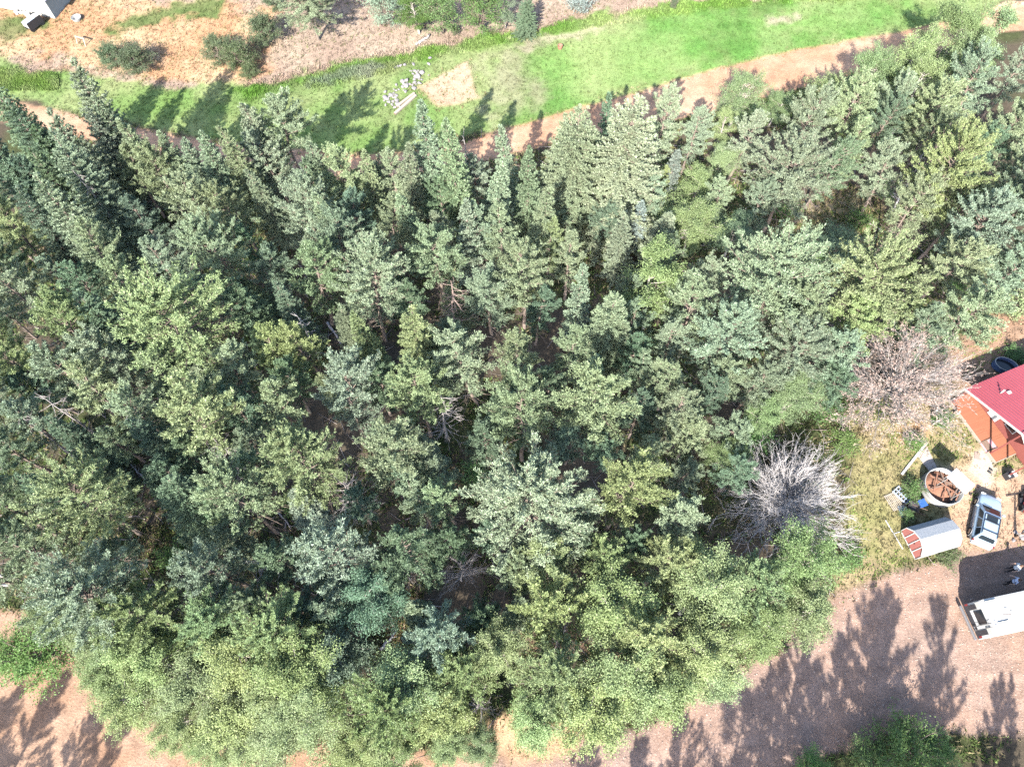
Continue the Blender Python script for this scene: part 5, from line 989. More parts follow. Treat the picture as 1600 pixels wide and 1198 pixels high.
# ---------------------------------------------------------------- dead trees
def bare(seed, H_, Rr, nb, twig, base=.05, up=1.0, rad=.05, depth2=7, droop=0, mat=M_DEAD, trunk_r=.16, sub=5):
    """bare tree: trunk mesh and a branches mesh"""
    r = np.random.default_rng(seed); tr = TB(); br = TB(); tp = trunk_path(H_ * .95, r, .08); tr.tube(tp, np.linspace(trunk_r, .02, len(tp)), 7); tips = []
    for i in range(nb):
        s = r.uniform(0, 1); z = H_ * (base + (.9 - base) * s ** 1.2); az = i * 2.39996 + r.normal(0, .2); p0 = at_z(tp, z)
        L = Rr * r.uniform(.75, 1.08) * (1 - .45 * s * (1 if up > 0 else 1)); e = R(8 + 55 * s) * up
        t = np.linspace(0, 1, 6); side = r.normal(0, .10) * L
        P = p0 + np.column_stack([L * math.cos(e) * t * math.cos(az) - side * t ** 2 * math.sin(az), L * math.cos(e) * t * math.sin(az) + side * t ** 2 * math.cos(az), L * (math.sin(e) * t + (.12 - droop) * t ** 2)]) + r.normal(0, .02 * L, (6, 3)) * (t[:, None] > 0)
        br.tube(P, np.linspace(rad, rad * .3, 6), 4)
        for q in range(depth2):
            u = r.uniform(.2, .98); k = u * 5; k0 = min(4, int(k)); c = P[k0] + (P[k0 + 1] - P[k0]) * (k - k0); tg = unit(P[k0 + 1] - P[k0])
            d = unit(tg + r.normal(0, .38, 3)); l2 = L * twig * r.uniform(.4, 1.0); m = c + d * l2 * .5 + r.normal(0, .03 * l2, 3); e2 = m + unit(d + r.normal(0, .2, 3)) * l2 * .5
            br.tube(np.array([c, m, e2]), [rad * .38, rad * .3, rad * .18], 3); tips.append((e2, d))
            for w in range(sub):
                c2 = c + (e2 - c) * r.uniform(.25, 1); d2 = unit(d + r.normal(0, .5, 3)); e3 = c2 + d2 * l2 * r.uniform(.25, .55); br.tube(np.array([c2, e3]), [rad * .24, rad * .14], 3); tips.append((e3, d2))
    return tr, br, tips
def dead_tree(label, pos, args, tilt=(0, 0), mat=M_DEAD, name='dead_tree', group=None):
    tr, br, tips = bare(**args)
    o = thing(name, label, 'dead tree', (pos[0], pos[1], float(zat(pos[0], pos[1]))), 0, group); o.rotation_euler = (tilt[0], tilt[1], 0)
    link('trunk', tr.mesh('trunk', mat), o); link('branches', br.mesh('branches', mat), o); return o, tips
M_SILVER = pmat('silver_bare_wood', (.43, .405, .40), .85, var=.3, scale=2)
M_GREYWOOD = pmat('silver_grey_wood', (.30, .275, .265), .85, var=.35, scale=2)
dead_tree('large grey bare tree with dense radiating branches beside the gravel driveway', DEADPOS['big'], dict(seed=61, H_=3.9, Rr=5.6, nb=150, twig=.36, base=.10, rad=.036, depth2=11, sub=5, trunk_r=.2), mat=M_SILVER)
o, tips = dead_tree('broad pinkish-brown dead tree beside the red-roofed house', DEADPOS['pink'], dict(seed=62, H_=5.0, Rr=6.6, nb=85, twig=.38, base=.15, rad=.036, depth2=11, sub=5, trunk_r=.2), mat=M_GREYWOOD)
r_ = np.random.default_rng(7); Pt = np.array([t[0] for t in tips]); Dt = np.array([t[1] for t in tips])
Q, Fq, ti = needle_quads(Pt, Dt, r_, 3, (.12, .26), (.018, .032), .6, .1)
link('dead_needles', mk_mesh('dead_needles', Q, [Fq], None, False, [M_DEADP]), o)
dead_tree('small grey bare tree in a gap left of the big pale pine crown', DEADPOS['small'], dict(seed=63, H_=4.2, Rr=2.2, nb=34, twig=.45, base=.2, rad=.03, depth2=6, sub=4, trunk_r=.09), mat=M_GREYWOOD)
dead_tree('small bare grey shrub-like tree at the forest bottom edge near the orange dirt', DEADPOS['bottom'], dict(seed=64, H_=3.0, Rr=1.8, nb=22, twig=.45, base=.2, rad=.026, depth2=6, sub=3, trunk_r=.08), mat=M_GREYWOOD)
for key, h, lab, sd_ in (('snagA', 12, 'tall leaning dead snag with bare side branches, upper left of the forest', 65), ('snagB', 11, 'pale leaning dead trunk with short bare twigs at the left edge of the forest', 66),
                    ('snagC', 10, 'thin bare dead trunk in front of the upper road, left of the pale spruces', 67), ('snagD', 9, 'brownish dead conifer with bare drooping branches at the forest centre', 68),
                    ('snagE', 9, 'grey dead conifer with a fan of bare branches under the yellow-green pine, forest centre', 69), ('snagF', 8, 'grey dead conifer with bare branches below the mid-left pine, lower centre-left', 70),
                    ('snagG', 8.5, 'bare dead conifer with blue-grey twigs below the broad yellow-green pine, left of centre', 71)):
    sp = dict(seed=sd_, H_=h, Rr=1.5 if key in 'snagAsnagBsnagC' else 2.2, nb=44 if key in ('snagD', 'snagE', 'snagF') else 34, twig=.35, base=.12, rad=.024, depth2=5, sub=2, up=-.12, droop=.12, trunk_r=.13)
    if key == 'snagC': sp.update(Rr=.7, nb=18, sub=1)
    dead_tree(lab, DEADPOS[key], sp, mat=M_DEADP if key == 'snagD' else M_GREYWOOD, name='dead_snag')
for i, (x_, y_, h_, lab) in enumerate(SNAGS):
    dead_tree(lab, (x_, y_), dict(seed=80 + i, H_=h_, Rr=1.1 + .25 * (i % 3), nb=26, twig=.35, base=.15, rad=.022, depth2=4, sub=2, up=-.1, droop=.1, trunk_r=.11), tilt=(rt.gauss(0, .05), rt.gauss(0, .05)), mat=M_GREYWOOD if i % 2 else M_SILVER, name='dead_snag')
# fallen logs
for i, (a, b, rad, lab) in enumerate(LOGS):
    d = math.hypot(b[0] - a[0], b[1] - a[1]); m = MB(); n_ = 6; rr = random.Random(i)
    m.tube([(d * k / n_, rr.gauss(0, .04), rr.gauss(0, .02)) for k in range(n_ + 1)], [rad * (1 - .5 * k / n_) for k in range(n_ + 1)], 8)
    o = thing('fallen_log', lab, 'log', (a[0], a[1], float(zat(*a)) + rad * .8 + .03), math.atan2(b[1] - a[1], b[0] - a[0]), 'fallen logs')
    m.build('trunk', M_GREYWOOD if i % 2 == 0 else M_DEAD, o, True)
    s = MB()
    for k in range(5):
        x0 = d * rr.uniform(.2, .95); an = rr.choice([-1, 1]) * rr.uniform(.6, 1.3); l_ = rr.uniform(.3, .8)
        s.tube([(x0, 0, 0), (x0 + math.cos(an) * l_, math.sin(an) * l_, rr.uniform(-.05, .25))], [rad * .28, rad * .1], 5)
    s.build('branch_stubs', M_DEAD, o, True)
# ================================================================ built things
M_ROOFRED = pmat('red_metal_roof', (.34, .075, .095), .45, var=.10, scale=.8, spec=.5)
M_WHITE = pmat('white_paint', (.47, .465, .45), .5, var=.08, scale=4)
M_OFFWHITE = pmat('weathered_white', (.36, .355, .335), .6, var=.15, scale=3)
M_WALL = pmat('dark_red_siding', (.20, .06, .05), .7, var=.15, scale=5)
M_DECK = pmat('stained_deck_boards', (.255, .10, .058), .6, var=.28, scale=2.2, streak=(.6, 5, 5))
M_PINK = pmat('faded_pink_board', (.45, .23, .25), .6, var=.08, scale=3)
M_CONC = pmat('pale_concrete', (.34, .29, .255), .9, var=.12, scale=4)
M_BROWN = pmat('brown_mat', (.26, .19, .16), .9, var=.2, scale=20)
M_DARK = pmat('dark_plastic', (.03, .03, .035), .5, var=.2, scale=6)
M_GLASS = pmat('dark_car_glass', (.015, .02, .025), .08, var=.05, scale=2, spec=.8)
M_RUBBER = pmat('tyre_rubber', (.025, .025, .025), .85, var=.2, scale=10)
M_ALLOY = pmat('wheel_alloy', (.45, .45, .46), .35, .8, var=.1)
M_CAR = pmat('silver_paint_sky_tint', (.36, .47, .58), .28, .35, var=.04, scale=1.5, spec=.6)  # silver body paint; the blue cast of the sky is mixed into this colour
M_CARGREY = pmat('grey_body_cladding', (.30, .29, .29), .5, var=.1)
M_LAMP = pmat('lamp_lens', (.75, .75, .72), .15, var=.05); M_REDLAMP = pmat('red_lamp_lens', (.16, .02, .02), .2, var=.05)
M_GALV = pmat('pale_galvanised', (.33, .33, .32), .45, .25, var=.15, scale=3)
M_RUST = pmat('rusty_debris', (.22, .11, .07), .9, var=.4, scale=6, bump=.5)
M_TIMBER = pmat('grey_timber', (.42, .36, .31), .85, var=.25, scale=3, streak=(.5, 6, 6))
M_PALETIMBER = pmat('pale_timber', (.30, .26, .21), .85, var=.22, scale=3, streak=(.5, 6, 6))
M_DARKTIMBER = pmat('dark_timber', (.16, .11, .085), .9, var=.3, scale=4)
M_BLUE = pmat('blue_plastic', (.03, .09, .30), .45, var=.12, scale=4)
M_NAVY = pmat('navy_tank', (.05, .08, .16), .4, var=.15, scale=4)
M_SHEDRED = pmat('red_brown_boards', (.27, .10, .085), .75, var=.14, scale=3, streak=(5, 5, .6))
M_REDPAINT = pmat('faded_red_paint', (.30, .05, .05), .4, var=.15)
M_STONE2 = pmat('grey_lavender_rock', (.22, .205, .205), .9, var=.25, scale=5, bump=.6, bscale=9)
M_SKIN = pmat('skin', (.50, .32, .24), .6, var=.05); M_HAIR = pmat('hair', (.10, .06, .04), .7, var=.2, scale=20)
M_SHIRTW = pmat('white_shirt', (.74, .74, .76), .8, var=.05, scale=12); M_SHIRTB = pmat('pale_blue_shirt', (.55, .60, .78), .8, var=.05, scale=12)
M_PANTS = pmat('black_trousers', (.02, .02, .025), .8, var=.2, scale=12)
M_CREAM = pmat('cream_fibreglass', (.66, .62, .50), .5, var=.08, scale=4)
M_GREYROOF = pmat('grey_roof_metal', (.32, .30, .33), .6, var=.12, scale=3)

def shingle_mat():
    m, n, l, b = new_mat('pale_shingles'); b.inputs['Roughness'].default_value = .7
    tc = n.new('ShaderNodeTexCoord'); br = n.new('ShaderNodeTexBrick'); mp = n.new('ShaderNodeMapping')
    l.new(tc.outputs['Object'], mp.inputs[0]); mp.inputs['Rotation'].default_value = (0, 0, 0); l.new(mp.outputs[0], br.inputs['Vector'])
    br.inputs['Scale'].default_value = 4.2; br.inputs['Color1'].default_value = (.28, .30, .32, 1); br.inputs['Color2'].default_value = (.35, .355, .365, 1); br.inputs['Mortar'].default_value = (.19, .215, .25, 1)
    br.inputs['Mortar Size'].default_value = .035; br.inputs['Bias'].default_value = -.2; l.new(br.outputs[0], b.inputs['Base Color'])
    bp = n.new('ShaderNodeBump'); bp.inputs['Strength'].default_value = .5; bp.inputs['Distance'].default_value = .03; l.new(br.outputs['Fac'], bp.inputs['Height']); bp.invert = True; l.new(bp.outputs[0], b.inputs['Normal'])
    return m
M_SHINGLE = shingle_mat()

# ---------------------------------------------------------------- red-roofed house with gable-end deck
def house():
    P0 = Vector((37.09, 25.09, 2.6)); a = Vector((.376, -.926, 0)); b = Vector((.926, .376, 0))
    o = thing('house', 'house with red metal gable roof and reddish timber deck, cut by the frame edge', 'house', (P0.x, P0.y, 0), math.atan2(b.y, b.x), None)
    # local axes: +x = b (along the ridge), -y = a (along the gable)
    L1, L2, Z0, Z1, Z2, LEN = 5.18, 2.35, 2.6, 4.6, 3.35, 10.0
    t = .07
    def slab(name, y0, z0, y1, z1):
        m = MB(); m.add([(0, y0, z0), (LEN, y0, z0), (LEN, y1, z1), (0, y1, z1), (0, y0, z0 - t), (LEN, y0, z0 - t), (LEN, y1, z1 - t), (0, y1, z1 - t)],
              [(0, 1, 2, 3), (7, 6, 5, 4), (0, 4, 5, 1), (1, 5, 6, 2), (2, 6, 7, 3), (3, 7, 4, 0)])
        return m
    r1 = slab('r', 0, Z0, -L1, Z1).build('roof', M_ROOFRED, o)
    r2 = slab('r', -L1 - .003, Z1, -L1 - L2, Z2).build('roof', M_ROOFRED, o)
    rib = MB().box((0, 0, 0), (.05, math.hypot(L1, Z1 - Z0), .07)).mesh('rib', M_ROOFRED)
    rib2 = MB().box((0, 0, 0), (.05, math.hypot(L2, Z1 - Z2), .07)).mesh('rib', M_ROOFRED)
    for k in range(38):
        x_ = .14 + k * .26
        link('rib', rib, r1, (x_, -L1 / 2, (Z0 + Z1) / 2 + .012), (-math.atan2(Z1 - Z0, L1), 0, 0))
        link('rib', rib2, r2, (x_, -L1 - L2 / 2, (Z1 + Z2) / 2 + .012), (math.atan2(Z1 - Z2, L2), 0, 0))
    MB().beam((LEN / 2 - LEN / 2, -L1, Z1 + .03), (LEN, -L1, Z1 + .03), .26, .04).build('ridge_cap', M_ROOFRED, o)
    for (ya, za, yb, zb) in ((0.02, Z0 - .06, -L1, Z1 - .06), (-L1, Z1 - .06, -L1 - L2, Z2 - .06)):
        MB().beam((-.03, ya, za), (-.03, yb, zb), .06, .17).build('fascia', M_WHITE, o)
    v = MB().tube([(1.9, -1.5, 3.1), (1.9, -1.5, 3.75)], .06, 10); v.build('vent_pipe', M_WHITE, o, True)
    MB().box((2.5, -1.75, 3.32), (.3, .3, .1), None, .8).build('roof_vent', M_WHITE, o)
    # walls
    xw = 2.15
    w = MB(); w.poly([(xw, -.4, .0), (xw, -.4, Z0 + .1), (xw, -L1, Z1 - .1), (xw, -L1 - L2 + .3, Z2 + .05), (xw, -L1 - L2 + .3, 0)])
    w.add([(xw, -.4, 0), (LEN, -.4, 0), (LEN, -.4, Z0 + .1), (xw, -.4, Z0 + .1)], [(0, 1, 2, 3)]); w.add([(xw, -L1 - L2 + .3, 0), (LEN, -L1 - L2 + .3, 0), (LEN, -L1 - L2 + .3, Z2), (xw, -L1 - L2 + .3, Z2)], [(3, 2, 1, 0)])
    wl = w.build('wall', M_WALL, o)
    d = MB().box((xw - .03, -2.6, 1.47), (.06, .95, 2.0)).build('door', M_WHITE, o); MB().box((xw - .08, -2.25, 1.4), (.05, .06, .12)).build('handle', M_ALLOY, d)
    for yy in (-1.35, -4.1):
        f = MB().box((xw - .025, yy, 1.75), (.05, 1.0, 1.1)).build('window', M_WHITE, o); MB().box((xw - .055, yy, 1.75), (.02, .84, .94)).build('pane', M_GLASS, f)
    # deck
    dk = MB().box((1.1, -2.95, .16), (2.0, 5.7, .26)).build('deck', M_DARKTIMBER, o)
    bd = MB().box((0, 0, 0), (.118, 5.9, .035)).mesh('plank', M_DECK); bs = MB().box((0, 0, 0), (.118, 4.05, .035)).mesh('plank', M_DECK); bt = MB().box((0, 0, 0), (.118, .95, .035)).mesh('plank', M_DECK)
    for k in range(17):
        x_ = .09 + k * .122; off = ((k * 7) % 5) * .004
        if x_ < .95:
            link('plank', bs, dk, (x_, -2.08 - off, .31)); link('plank', bt, dk, (x_, -5.5, .31 + off * .5))
        else: link('plank', bd, dk, (x_, -3.02, .31 + off * .5))
    MB().beam((.0, .02, .2), (.0, -4.1, .2), .05, .3).build('rim_board', M_PALETIMBER, dk); MB().beam((.0, -5.02, .2), (.0, -6.0, .2), .05, .3).build('rim_board', M_PALETIMBER, dk)
    MB().beam((-.02, -6.0, .2), (2.0, -6.0, .2), .05, .3).build('rim_board', M_PALETIMBER, dk)
    MB().box((.45, -4.56, .24), (.98, .84, .05), Matrix.Rotation(R(-9), 3, 'Y')).build('ramp', M_PINK, o)
    for yy in (-4.12, -5.01): MB().beam((-.02, yy, .33), (.95, yy, .36), .05, .09).build('ramp_kerb', M_DARKTIMBER, o)
    for (x_, y_, z_) in ((.12, -.25, 2.6), (.12, -L1 - L2 + .25, 3.4), (.12, -L1, 4.5)):
        MB().box((x_, y_, .33 + (z_ - .33) / 2), (.11, .11, z_ - .33)).build('porch_post', M_WALL, o)
    return o
house()
M_ = pmat('door_mat', (.30, .22, .20), .95, var=.2, scale=30)
m = MB().box((0, 0, .02), (.42, .66, .03)); o = thing('door_mat', 'flat brown door mat on pale ground below the deck ramp', 'mat', (38.18, 20.2, .03), R(-18)); m.build('mat', M_, o, bevel=.008); MB().box((0, 0, .037), (.34, .58, .006)).build('centre_panel', M_BROWN, o)
o = thing('boot_pair', 'small dark pair of boots on the sandy ground near the deck corner', 'boots', (38.85, 18.9, .02), R(-40))
for s_ in (-1, 1):
    MB().box((0, s_ * .14, .06), (.34, .13, .12), None, .75).build('boot', M_DARK, o, bevel=.03)
o = thing('metal_box', 'dark grey metal box with pale lid beside the house corner', 'box', (40.15, 18.45, 0), R(20))
MB().box((0, 0, .3), (.75, .55, .6)).build('body', M_DARK, o, bevel=.03); MB().box((.22, -.05, .62), (.26, .5, .05)).build('lid', M_WHITE, o, bevel=.01); MB().tube([(-.3, -.15, .62), (-.3, .05, .62)], .08, 10).build('hose_reel', M_GALV, o, True)

# ---------------------------------------------------------------- water tanks
def ringwall(m, r0, r1, h, n=40, sx=1, sy=1, ribs=0):
    prof = [(r1, 0)]
    for k in range(ribs): z_ = h * (k + .5) / max(1, ribs); prof += [(r1, z_ - .06), (r1 + .03, z_), (r1, z_ + .06)]
    prof += [(r1, h - .05), (r1 + .018, h - .02), (r1 + .018, h + .02), (r0, h + .02), (r0, .08)]
    return m.lathe(prof, n, sx=sx, sy=sy, close=True)
o = thing('stock_tank', 'navy oval water trough in the house shadow', 'trough', (42.75, 28.35, 0), R(-25))
ringwall(MB(), .9, .97, .6, 40, 1, .68, 2).build('shell', M_NAVY, o, True)
MB().lathe([(.0, .28), (.92, .28)], 40, sx=1, sy=.68).build('water', M_GLASS, o); MB().lathe([(.965, .61), (.99, .645), (.925, .645), (.91, .61)], 40, sx=1, sy=.69).build('rim', M_GALV, o, True)
o = thing('round_tank', 'round white open tank full of rusty debris beside the car', 'tank', (34.25, 17.35, 0))
ringwall(MB(), 1.45, 1.49, .95, 48, 1, 1, 2).build('shell', M_GALV, o, True)
rr = random.Random(5); hb = MB(); n_ = 20
rings = [[(1.36 * (j / 5) * math.cos(2 * math.pi * k / n_) - .12, 1.36 * (j / 5) * math.sin(2 * math.pi * k / n_) + .12, .62 - .3 * (j / 5) ** 2 + rr.gauss(0, .05)) for k in range(n_)] for j in range(1, 6)]
hb.add([p for r in rings for p in r] + [(-.12, .12, .62)], [(j * n_ + k, j * n_ + (k + 1) % n_, (j + 1) * n_ + (k + 1) % n_, (j + 1) * n_ + k) for j in range(4) for k in range(n_)] + [(4 * n_ + 1 - 1 + n_, k, (k + 1) % n_) for k in range(n_)] )
hb.build('debris_heap', M_RUST, o, True)
for k, (a0, a1, ra, rb) in enumerate(((.3, 3.3, 1.2, 1.1), (1.0, 4.4, 1.25, 1.2), (1.5, 5.0, 1.2, 1.15), (2.3, 5.6, 1.25, 1.2), (.0, 2.3, 1.1, 1.2), (5.2, 6.1, 1.3, 1.3), (4.9, 6.3, 1.15, 1.2), (3.6, 1.7, 1.15, 1.25))):
    MB().beam((ra * math.cos(a0), ra * math.sin(a0), .74 + .03 * k), (rb * math.cos(a1), rb * math.sin(a1), .8 + .03 * (k % 4)), .09, .06).build('pole', M_RUST if k % 2 else M_DARKTIMBER, o)
o = thing('shade_panel', 'flat white spotted panel raised on posts over the round tank', 'panel', (34.55, 17.2, 0), R(-52))
MB().box((0, 0, 2.62), (1.75, 1.15, .05), Matrix.Rotation(R(3), 3, 'X')).build('panel', M_WHITE, o, bevel=.012)
for sx_, sy_ in ((-.7, -.42), (.7, -.42), (-.7, .42), (.7, .42)): MB().tube([(sx_, sy_, .1), (sx_, sy_, 2.59)], .025, 6).build('post', M_GALV, o)
for k in range(12): MB().lathe([(.0, .012), (.028, .01), (.035, 0)], 8, (rr.uniform(-.8, .8), rr.uniform(-.5, .5), 2.652)).build('bolt_cap', M_DARK, o)

# ---------------------------------------------------------------- silver station wagon, blue sky tint put into its colour
def car():
    o = thing('parked_car', 'silver estate car with painted-in blue sky tint and roof rack parked between tank and shed', 'car', (36.95, 14.7, 0), R(64) - math.pi / 2)
    # +y forward, stations of half width and height
    st = [(-2.22, .62, .50, .74), (-2.15, .76, .34, .92), (-1.75, .845, .26, .97), (-1.0, .865, .22, .96), (0, .87, .22, .95), (.75, .87, .22, .93), (1.1, .865, .24, .90), (1.6, .84, .26, .83), (2.0, .77, .32, .74), (2.2, .60, .42, .62)]
    m = MB(); sec = []
    for (yy, w, z0, z1) in st:
        zc = z0 + (z1 - z0) * .55; n0 = len(m.v)
        m.v += [(-w * .85, yy, z0), (-w, yy, z0 + .14), (-w * 1.01, yy, zc), (-w * .97, yy, z1 - .07), (-w * .86, yy, z1), (0, yy, z1 + .03), (w * .86, yy, z1), (w * .97, yy, z1 - .07), (w * 1.01, yy, zc), (w, yy, z0 + .14), (w * .85, yy, z0)]
        sec.append(n0)
    for a, b in zip(sec, sec[1:]):
        for k in range(10): m.f.append([a + k, a + k + 1, b + k + 1, b + k])
        m.f.append([a + 10, a, b, b + 10])
    m.f.append([sec[0] + k for k in range(11)]); m.f.append([sec[-1] + k for k in range(10, -1, -1)])
    body = m.build('body', M_CAR, o, True)
    # greenhouse: pillars/roof shell
    lo = [(-2.02, .80), (-1.9, .80), (.30, .80), (1.05, .76)]
    b0 = [(-.79, -2.05, .95), (.79, -2.05, .95), (.80, 1.02, .93), (-.80, 1.02, .93)]; t0 = [(-.60, -1.72, 1.50), (.60, -1.72, 1.50), (.62, .20, 1.50), (-.62, .20, 1.50)]
    g = MB().add(b0 + t0, [(0, 1, 5, 4), (1, 2, 6, 5), (2, 3, 7, 6), (3, 0, 4, 7), (4, 5, 6, 7)]); g.build('cabin', M_CAR, o, bevel=.05)
    def lerp(p, q, t_): return tuple(p[i] + (q[i] - p[i]) * t_ for i in range(3))
    def patch(q0, q1, q2, q3, u0, u1, v0, v1, off):
        pts = []
        for (u, v) in ((u0, v0), (u1, v0), (u1, v1), (u0, v1)): pts.append(Vector(lerp(lerp(q0, q1, u), lerp(q3, q2, u), v)))
        n_ = (pts[1] - pts[0]).cross(pts[3] - pts[0]).normalized(); return [p + n_ * off for p in pts], [p - n_ * .02 for p in pts]
    def pane(nm, q, u0, u1, v0, v1, mat=M_GLASS, off=.012):
        A, B = patch(*q, u0, u1, v0, v1, off); MB().add(A + B, [(0, 1, 2, 3), (0, 4, 5, 1), (1, 5, 6, 2), (2, 6, 7, 3), (3, 7, 4, 0)]).build(nm, mat, o)
    rear = (b0[0], b0[1], t0[1], t0[0]); right = (b0[1], b0[2], t0[2], t0[1]); front = (b0[2], b0[3], t0[3], t0[2]); left = (b0[3], b0[0], t0[0], t0[3])
    pane('windscreen', front, .08, .92, .1, .9); pane('rear_window', rear, .1, .9, .28, .92)
    for q, rev in ((right, False), (left, True)):
        for (u0, u1) in ((.05, .28), (.32, .60), (.64, .90)):
            if rev: u0, u1 = 1 - u1, 1 - u0
            pane('side_window', q, u0, u1, .14, .88)
    MB().box((0, -.18, 1.508), (.82, .52, .03)).build('sunroof', M_GLASS, o, bevel=.01)
    MB().box((0, -.95, 1.506), (.86, .8, .02)).build('roof_panel', M_CAR, o, bevel=.008)
    rk = MB().tube([(-.56, -1.62, 1.51), (-.56, -1.5, 1.58), (-.56, -.1, 1.58), (-.56, .05, 1.51)], .028, 6).mesh('roof_rail', M_GLASS)
    link('roof_rail', rk, o); link('roof_rail', rk, o, (1.12, 0, 0))
    for yy in (-1.3, -.5, .02): MB().box((0, yy, 1.585), (1.1, .07, .03)).build('crossbar', M_DARK, o)
    ty = MB().lathe([(.2, -.1), (.32, -.1), (.335, -.06), (.335, .06), (.32, .1), (.2, .1)], 20).mesh('tyre', M_RUBBER, True); ri = MB().lathe([(.03, .105), (.10, .09), (.20, .1), (.21, .07)], 20).mesh('rim', M_ALLOY, True)
    for sx_ in (-1, 1):
        for yy in (-1.32, 1.32):
            w_ = link('wheel', None, o, (sx_ * .80, yy, .33), (0, sx_ * math.pi / 2, 0)); w_ = w_
            t_ = link('tyre', ty, w_); link('rim', ri, w_)
            MB().lathe([(.385, -.02), (.385, .05), (.345, .05)], 20).build('wheel_arch', M_CARGREY, o, True, loc=(sx_ * .845, yy, .36), rot=(0, sx_ * math.pi / 2, 0))
        MB().box((sx_ * .58, 2.07, .66), (.34, .16, .14)).build('headlight', M_LAMP, o, bevel=.03)
        MB().box((sx_ * .74, -2.06, .82), (.14, .18, .26)).build('tail_light', M_REDLAMP, o, bevel=.03)
        MB().box((sx_ * 1.0, .72, 1.0), (.22, .12, .15)).build('mirror', M_CAR, o, bevel=.03)
        for yy in (.35, -.55): MB().box((sx_ * .885, yy - .3, .78), (.02, .16, .03)).build('door_handle', M_CARGREY, o)
        MB().box((sx_ * .875, 0, .36), (.03, 2.0, .13)).build('sill', M_CARGREY, o)
    MB().box((0, -2.2, .5), (1.5, .14, .2)).build('rear_bumper', M_CARGREY, o, bevel=.04); MB().box((0, 2.16, .45), (1.4, .14, .2)).build('front_bumper', M_CARGREY, o, bevel=.04)
    MB().box((0, -2.2, .70), (.5, .03, .13)).build('number_plate', M_WHITE, o); MB().box((0, 2.2, .6), (.7, .04, .1)).build('grille', M_DARK, o)
    MB().beam((-.55, 1.09, .95), (.1, 1.02, .98), .02, .02).build('wiper', M_DARK, o)
car()

# ---------------------------------------------------------------- barrel-roofed shed
def shed():
    ax = R(14.6); o = thing('garden_shed', 'small gambrel shed with pale shingled roof and red-brown end wall', 'shed', (32.25, 13.28, 0), ax)
    L, pr = 3.25, [(-1.12, 0), (-1.12, 1.05), (-.72, 1.68), (0, 2.0), (.72, 1.68), (1.12, 1.05), (1.12, 0)]
    x0, x1 = -L / 2, L / 2
    for sx_ in (x0 + .05, x1 - .05): MB().poly([(sx_, a, b) for a, b in pr]).build('end_wall', M_SHEDRED if sx_ < 0 else M_OFFWHITE, o)
    for i in range(6):
        (a, b), (c, d) = pr[i], pr[i + 1]; nrm = Vector((0, -(d - b), c - a)).normalized() * -1
        if nrm.dot(Vector((0, (a + c) / 2, (b + d) / 2 - .8))) < 0: nrm = -nrm
        A = [Vector((x0, a, b)), Vector((x1, a, b)), Vector((x1, c, d)), Vector((x0, c, d))]; B = [p + nrm * .04 for p in A]
        MB().add([*A, *B], [(0, 1, 2, 3), (4, 5, 6, 7), (0, 4, 5, 1), (1, 5, 6, 2), (2, 6, 7, 3), (3, 7, 4, 0)]).build('side_wall' if i in (0, 5) else 'roof_slope', M_OFFWHITE if i in (0, 5) else M_SHINGLE, o)
    for yy, hh in ((-.56, 1.72), (0, 1.95), (.56, 1.72)): MB().box((x0 + .025, yy, hh / 2), (.035, .06, hh)).build('batten', M_WHITE, o)
    for i in range(1, 5):
        (a, b), (c, d) = pr[i], pr[i + 1]; MB().beam((x0 - .01, a, b), (x0 - .01, c, d), .05, .08).build('barge_board', M_WHITE, o)
    MB().box((x0 + .03, 0, .04), (.06, 2.24, .08)).build('threshold', M_WHITE, o)
    MB().box((x0 + .0, -.12, .95), (.04, .05, .12)).build('latch', M_DARK, o)
shed()

# ---------------------------------------------------------------- yard clutter
def pallet(label, pos, rz, n, ln, wd, mat, tilt=0, z=0):
    o = thing('slatted_pallet', label, 'pallet', (pos[0], pos[1], z), rz); o.rotation_euler[0] = tilt
    sl = MB().box((0, 0, 0), (.075, ln, .025)).mesh('slat', mat)
    for k in range(n): link('slat', sl, o, (-wd / 2 + wd * k / (n - 1), 0, .12))
    for yy in (-ln / 2 + .06, 0, ln / 2 - .06): MB().box((0, yy, .055), (wd + .07, .07, .1)).build('bearer', mat, o)
pallet('pale slatted pallet lying on grass behind the shed', (30.45, 16.35), R(22), 8, 1.35, 1.0, M_PALETIMBER)
pallet('blue-grey slatted frame propped against the leafy shrub', (31.15, 16.85), R(128), 6, .95, 1.25, pmat('blue_grey_paint', (.36, .42, .52), .6, var=.12), R(14), .08)
pallet('small blue-grey slatted pallet in the shed shadow', (31.0, 15.55), R(100), 6, .7, .8, bpy.data.materials['blue_grey_paint'])
o = thing('blue_bin', 'dark blue plastic bin in the shadow behind the shed', 'bin', (32.35, 16.05, 0), R(20))
MB().box((0, 0, .32), (.5, .5, .62), None, 1.12).build('body', M_BLUE, o, bevel=.05); MB().box((0, 0, .66), (.6, .6, .06)).build('lid', M_BLUE, o, bevel=.02)
o = thing('black_wheelbarrow', 'black wheelbarrow next to the blue bin behind the shed', 'wheelbarrow', (31.7, 15.75, 0), R(60))
MB().add([(-.25, -.2, .3), (.25, -.2, .3), (.25, .3, .3), (-.25, .3, .3), (-.36, -.35, .6), (.36, -.35, .6), (.36, .5, .6), (-.36, .5, .6)], [(0, 1, 2, 3), (0, 4, 5, 1), (1, 5, 6, 2), (2, 6, 7, 3), (3, 7, 4, 0)]).build('tray', M_DARK, o)
for s_ in (-1, 1): MB().tube([(s_ * .25, -.95, .55), (s_ * .22, .2, .28), (s_ * .06, .6, .2)], .02, 6).build('handle', M_DARKTIMBER, o); MB().tube([(s_ * .22, -.25, .3), (s_ * .22, -.3, 0)], .018, 6).build('leg', M_DARK, o)
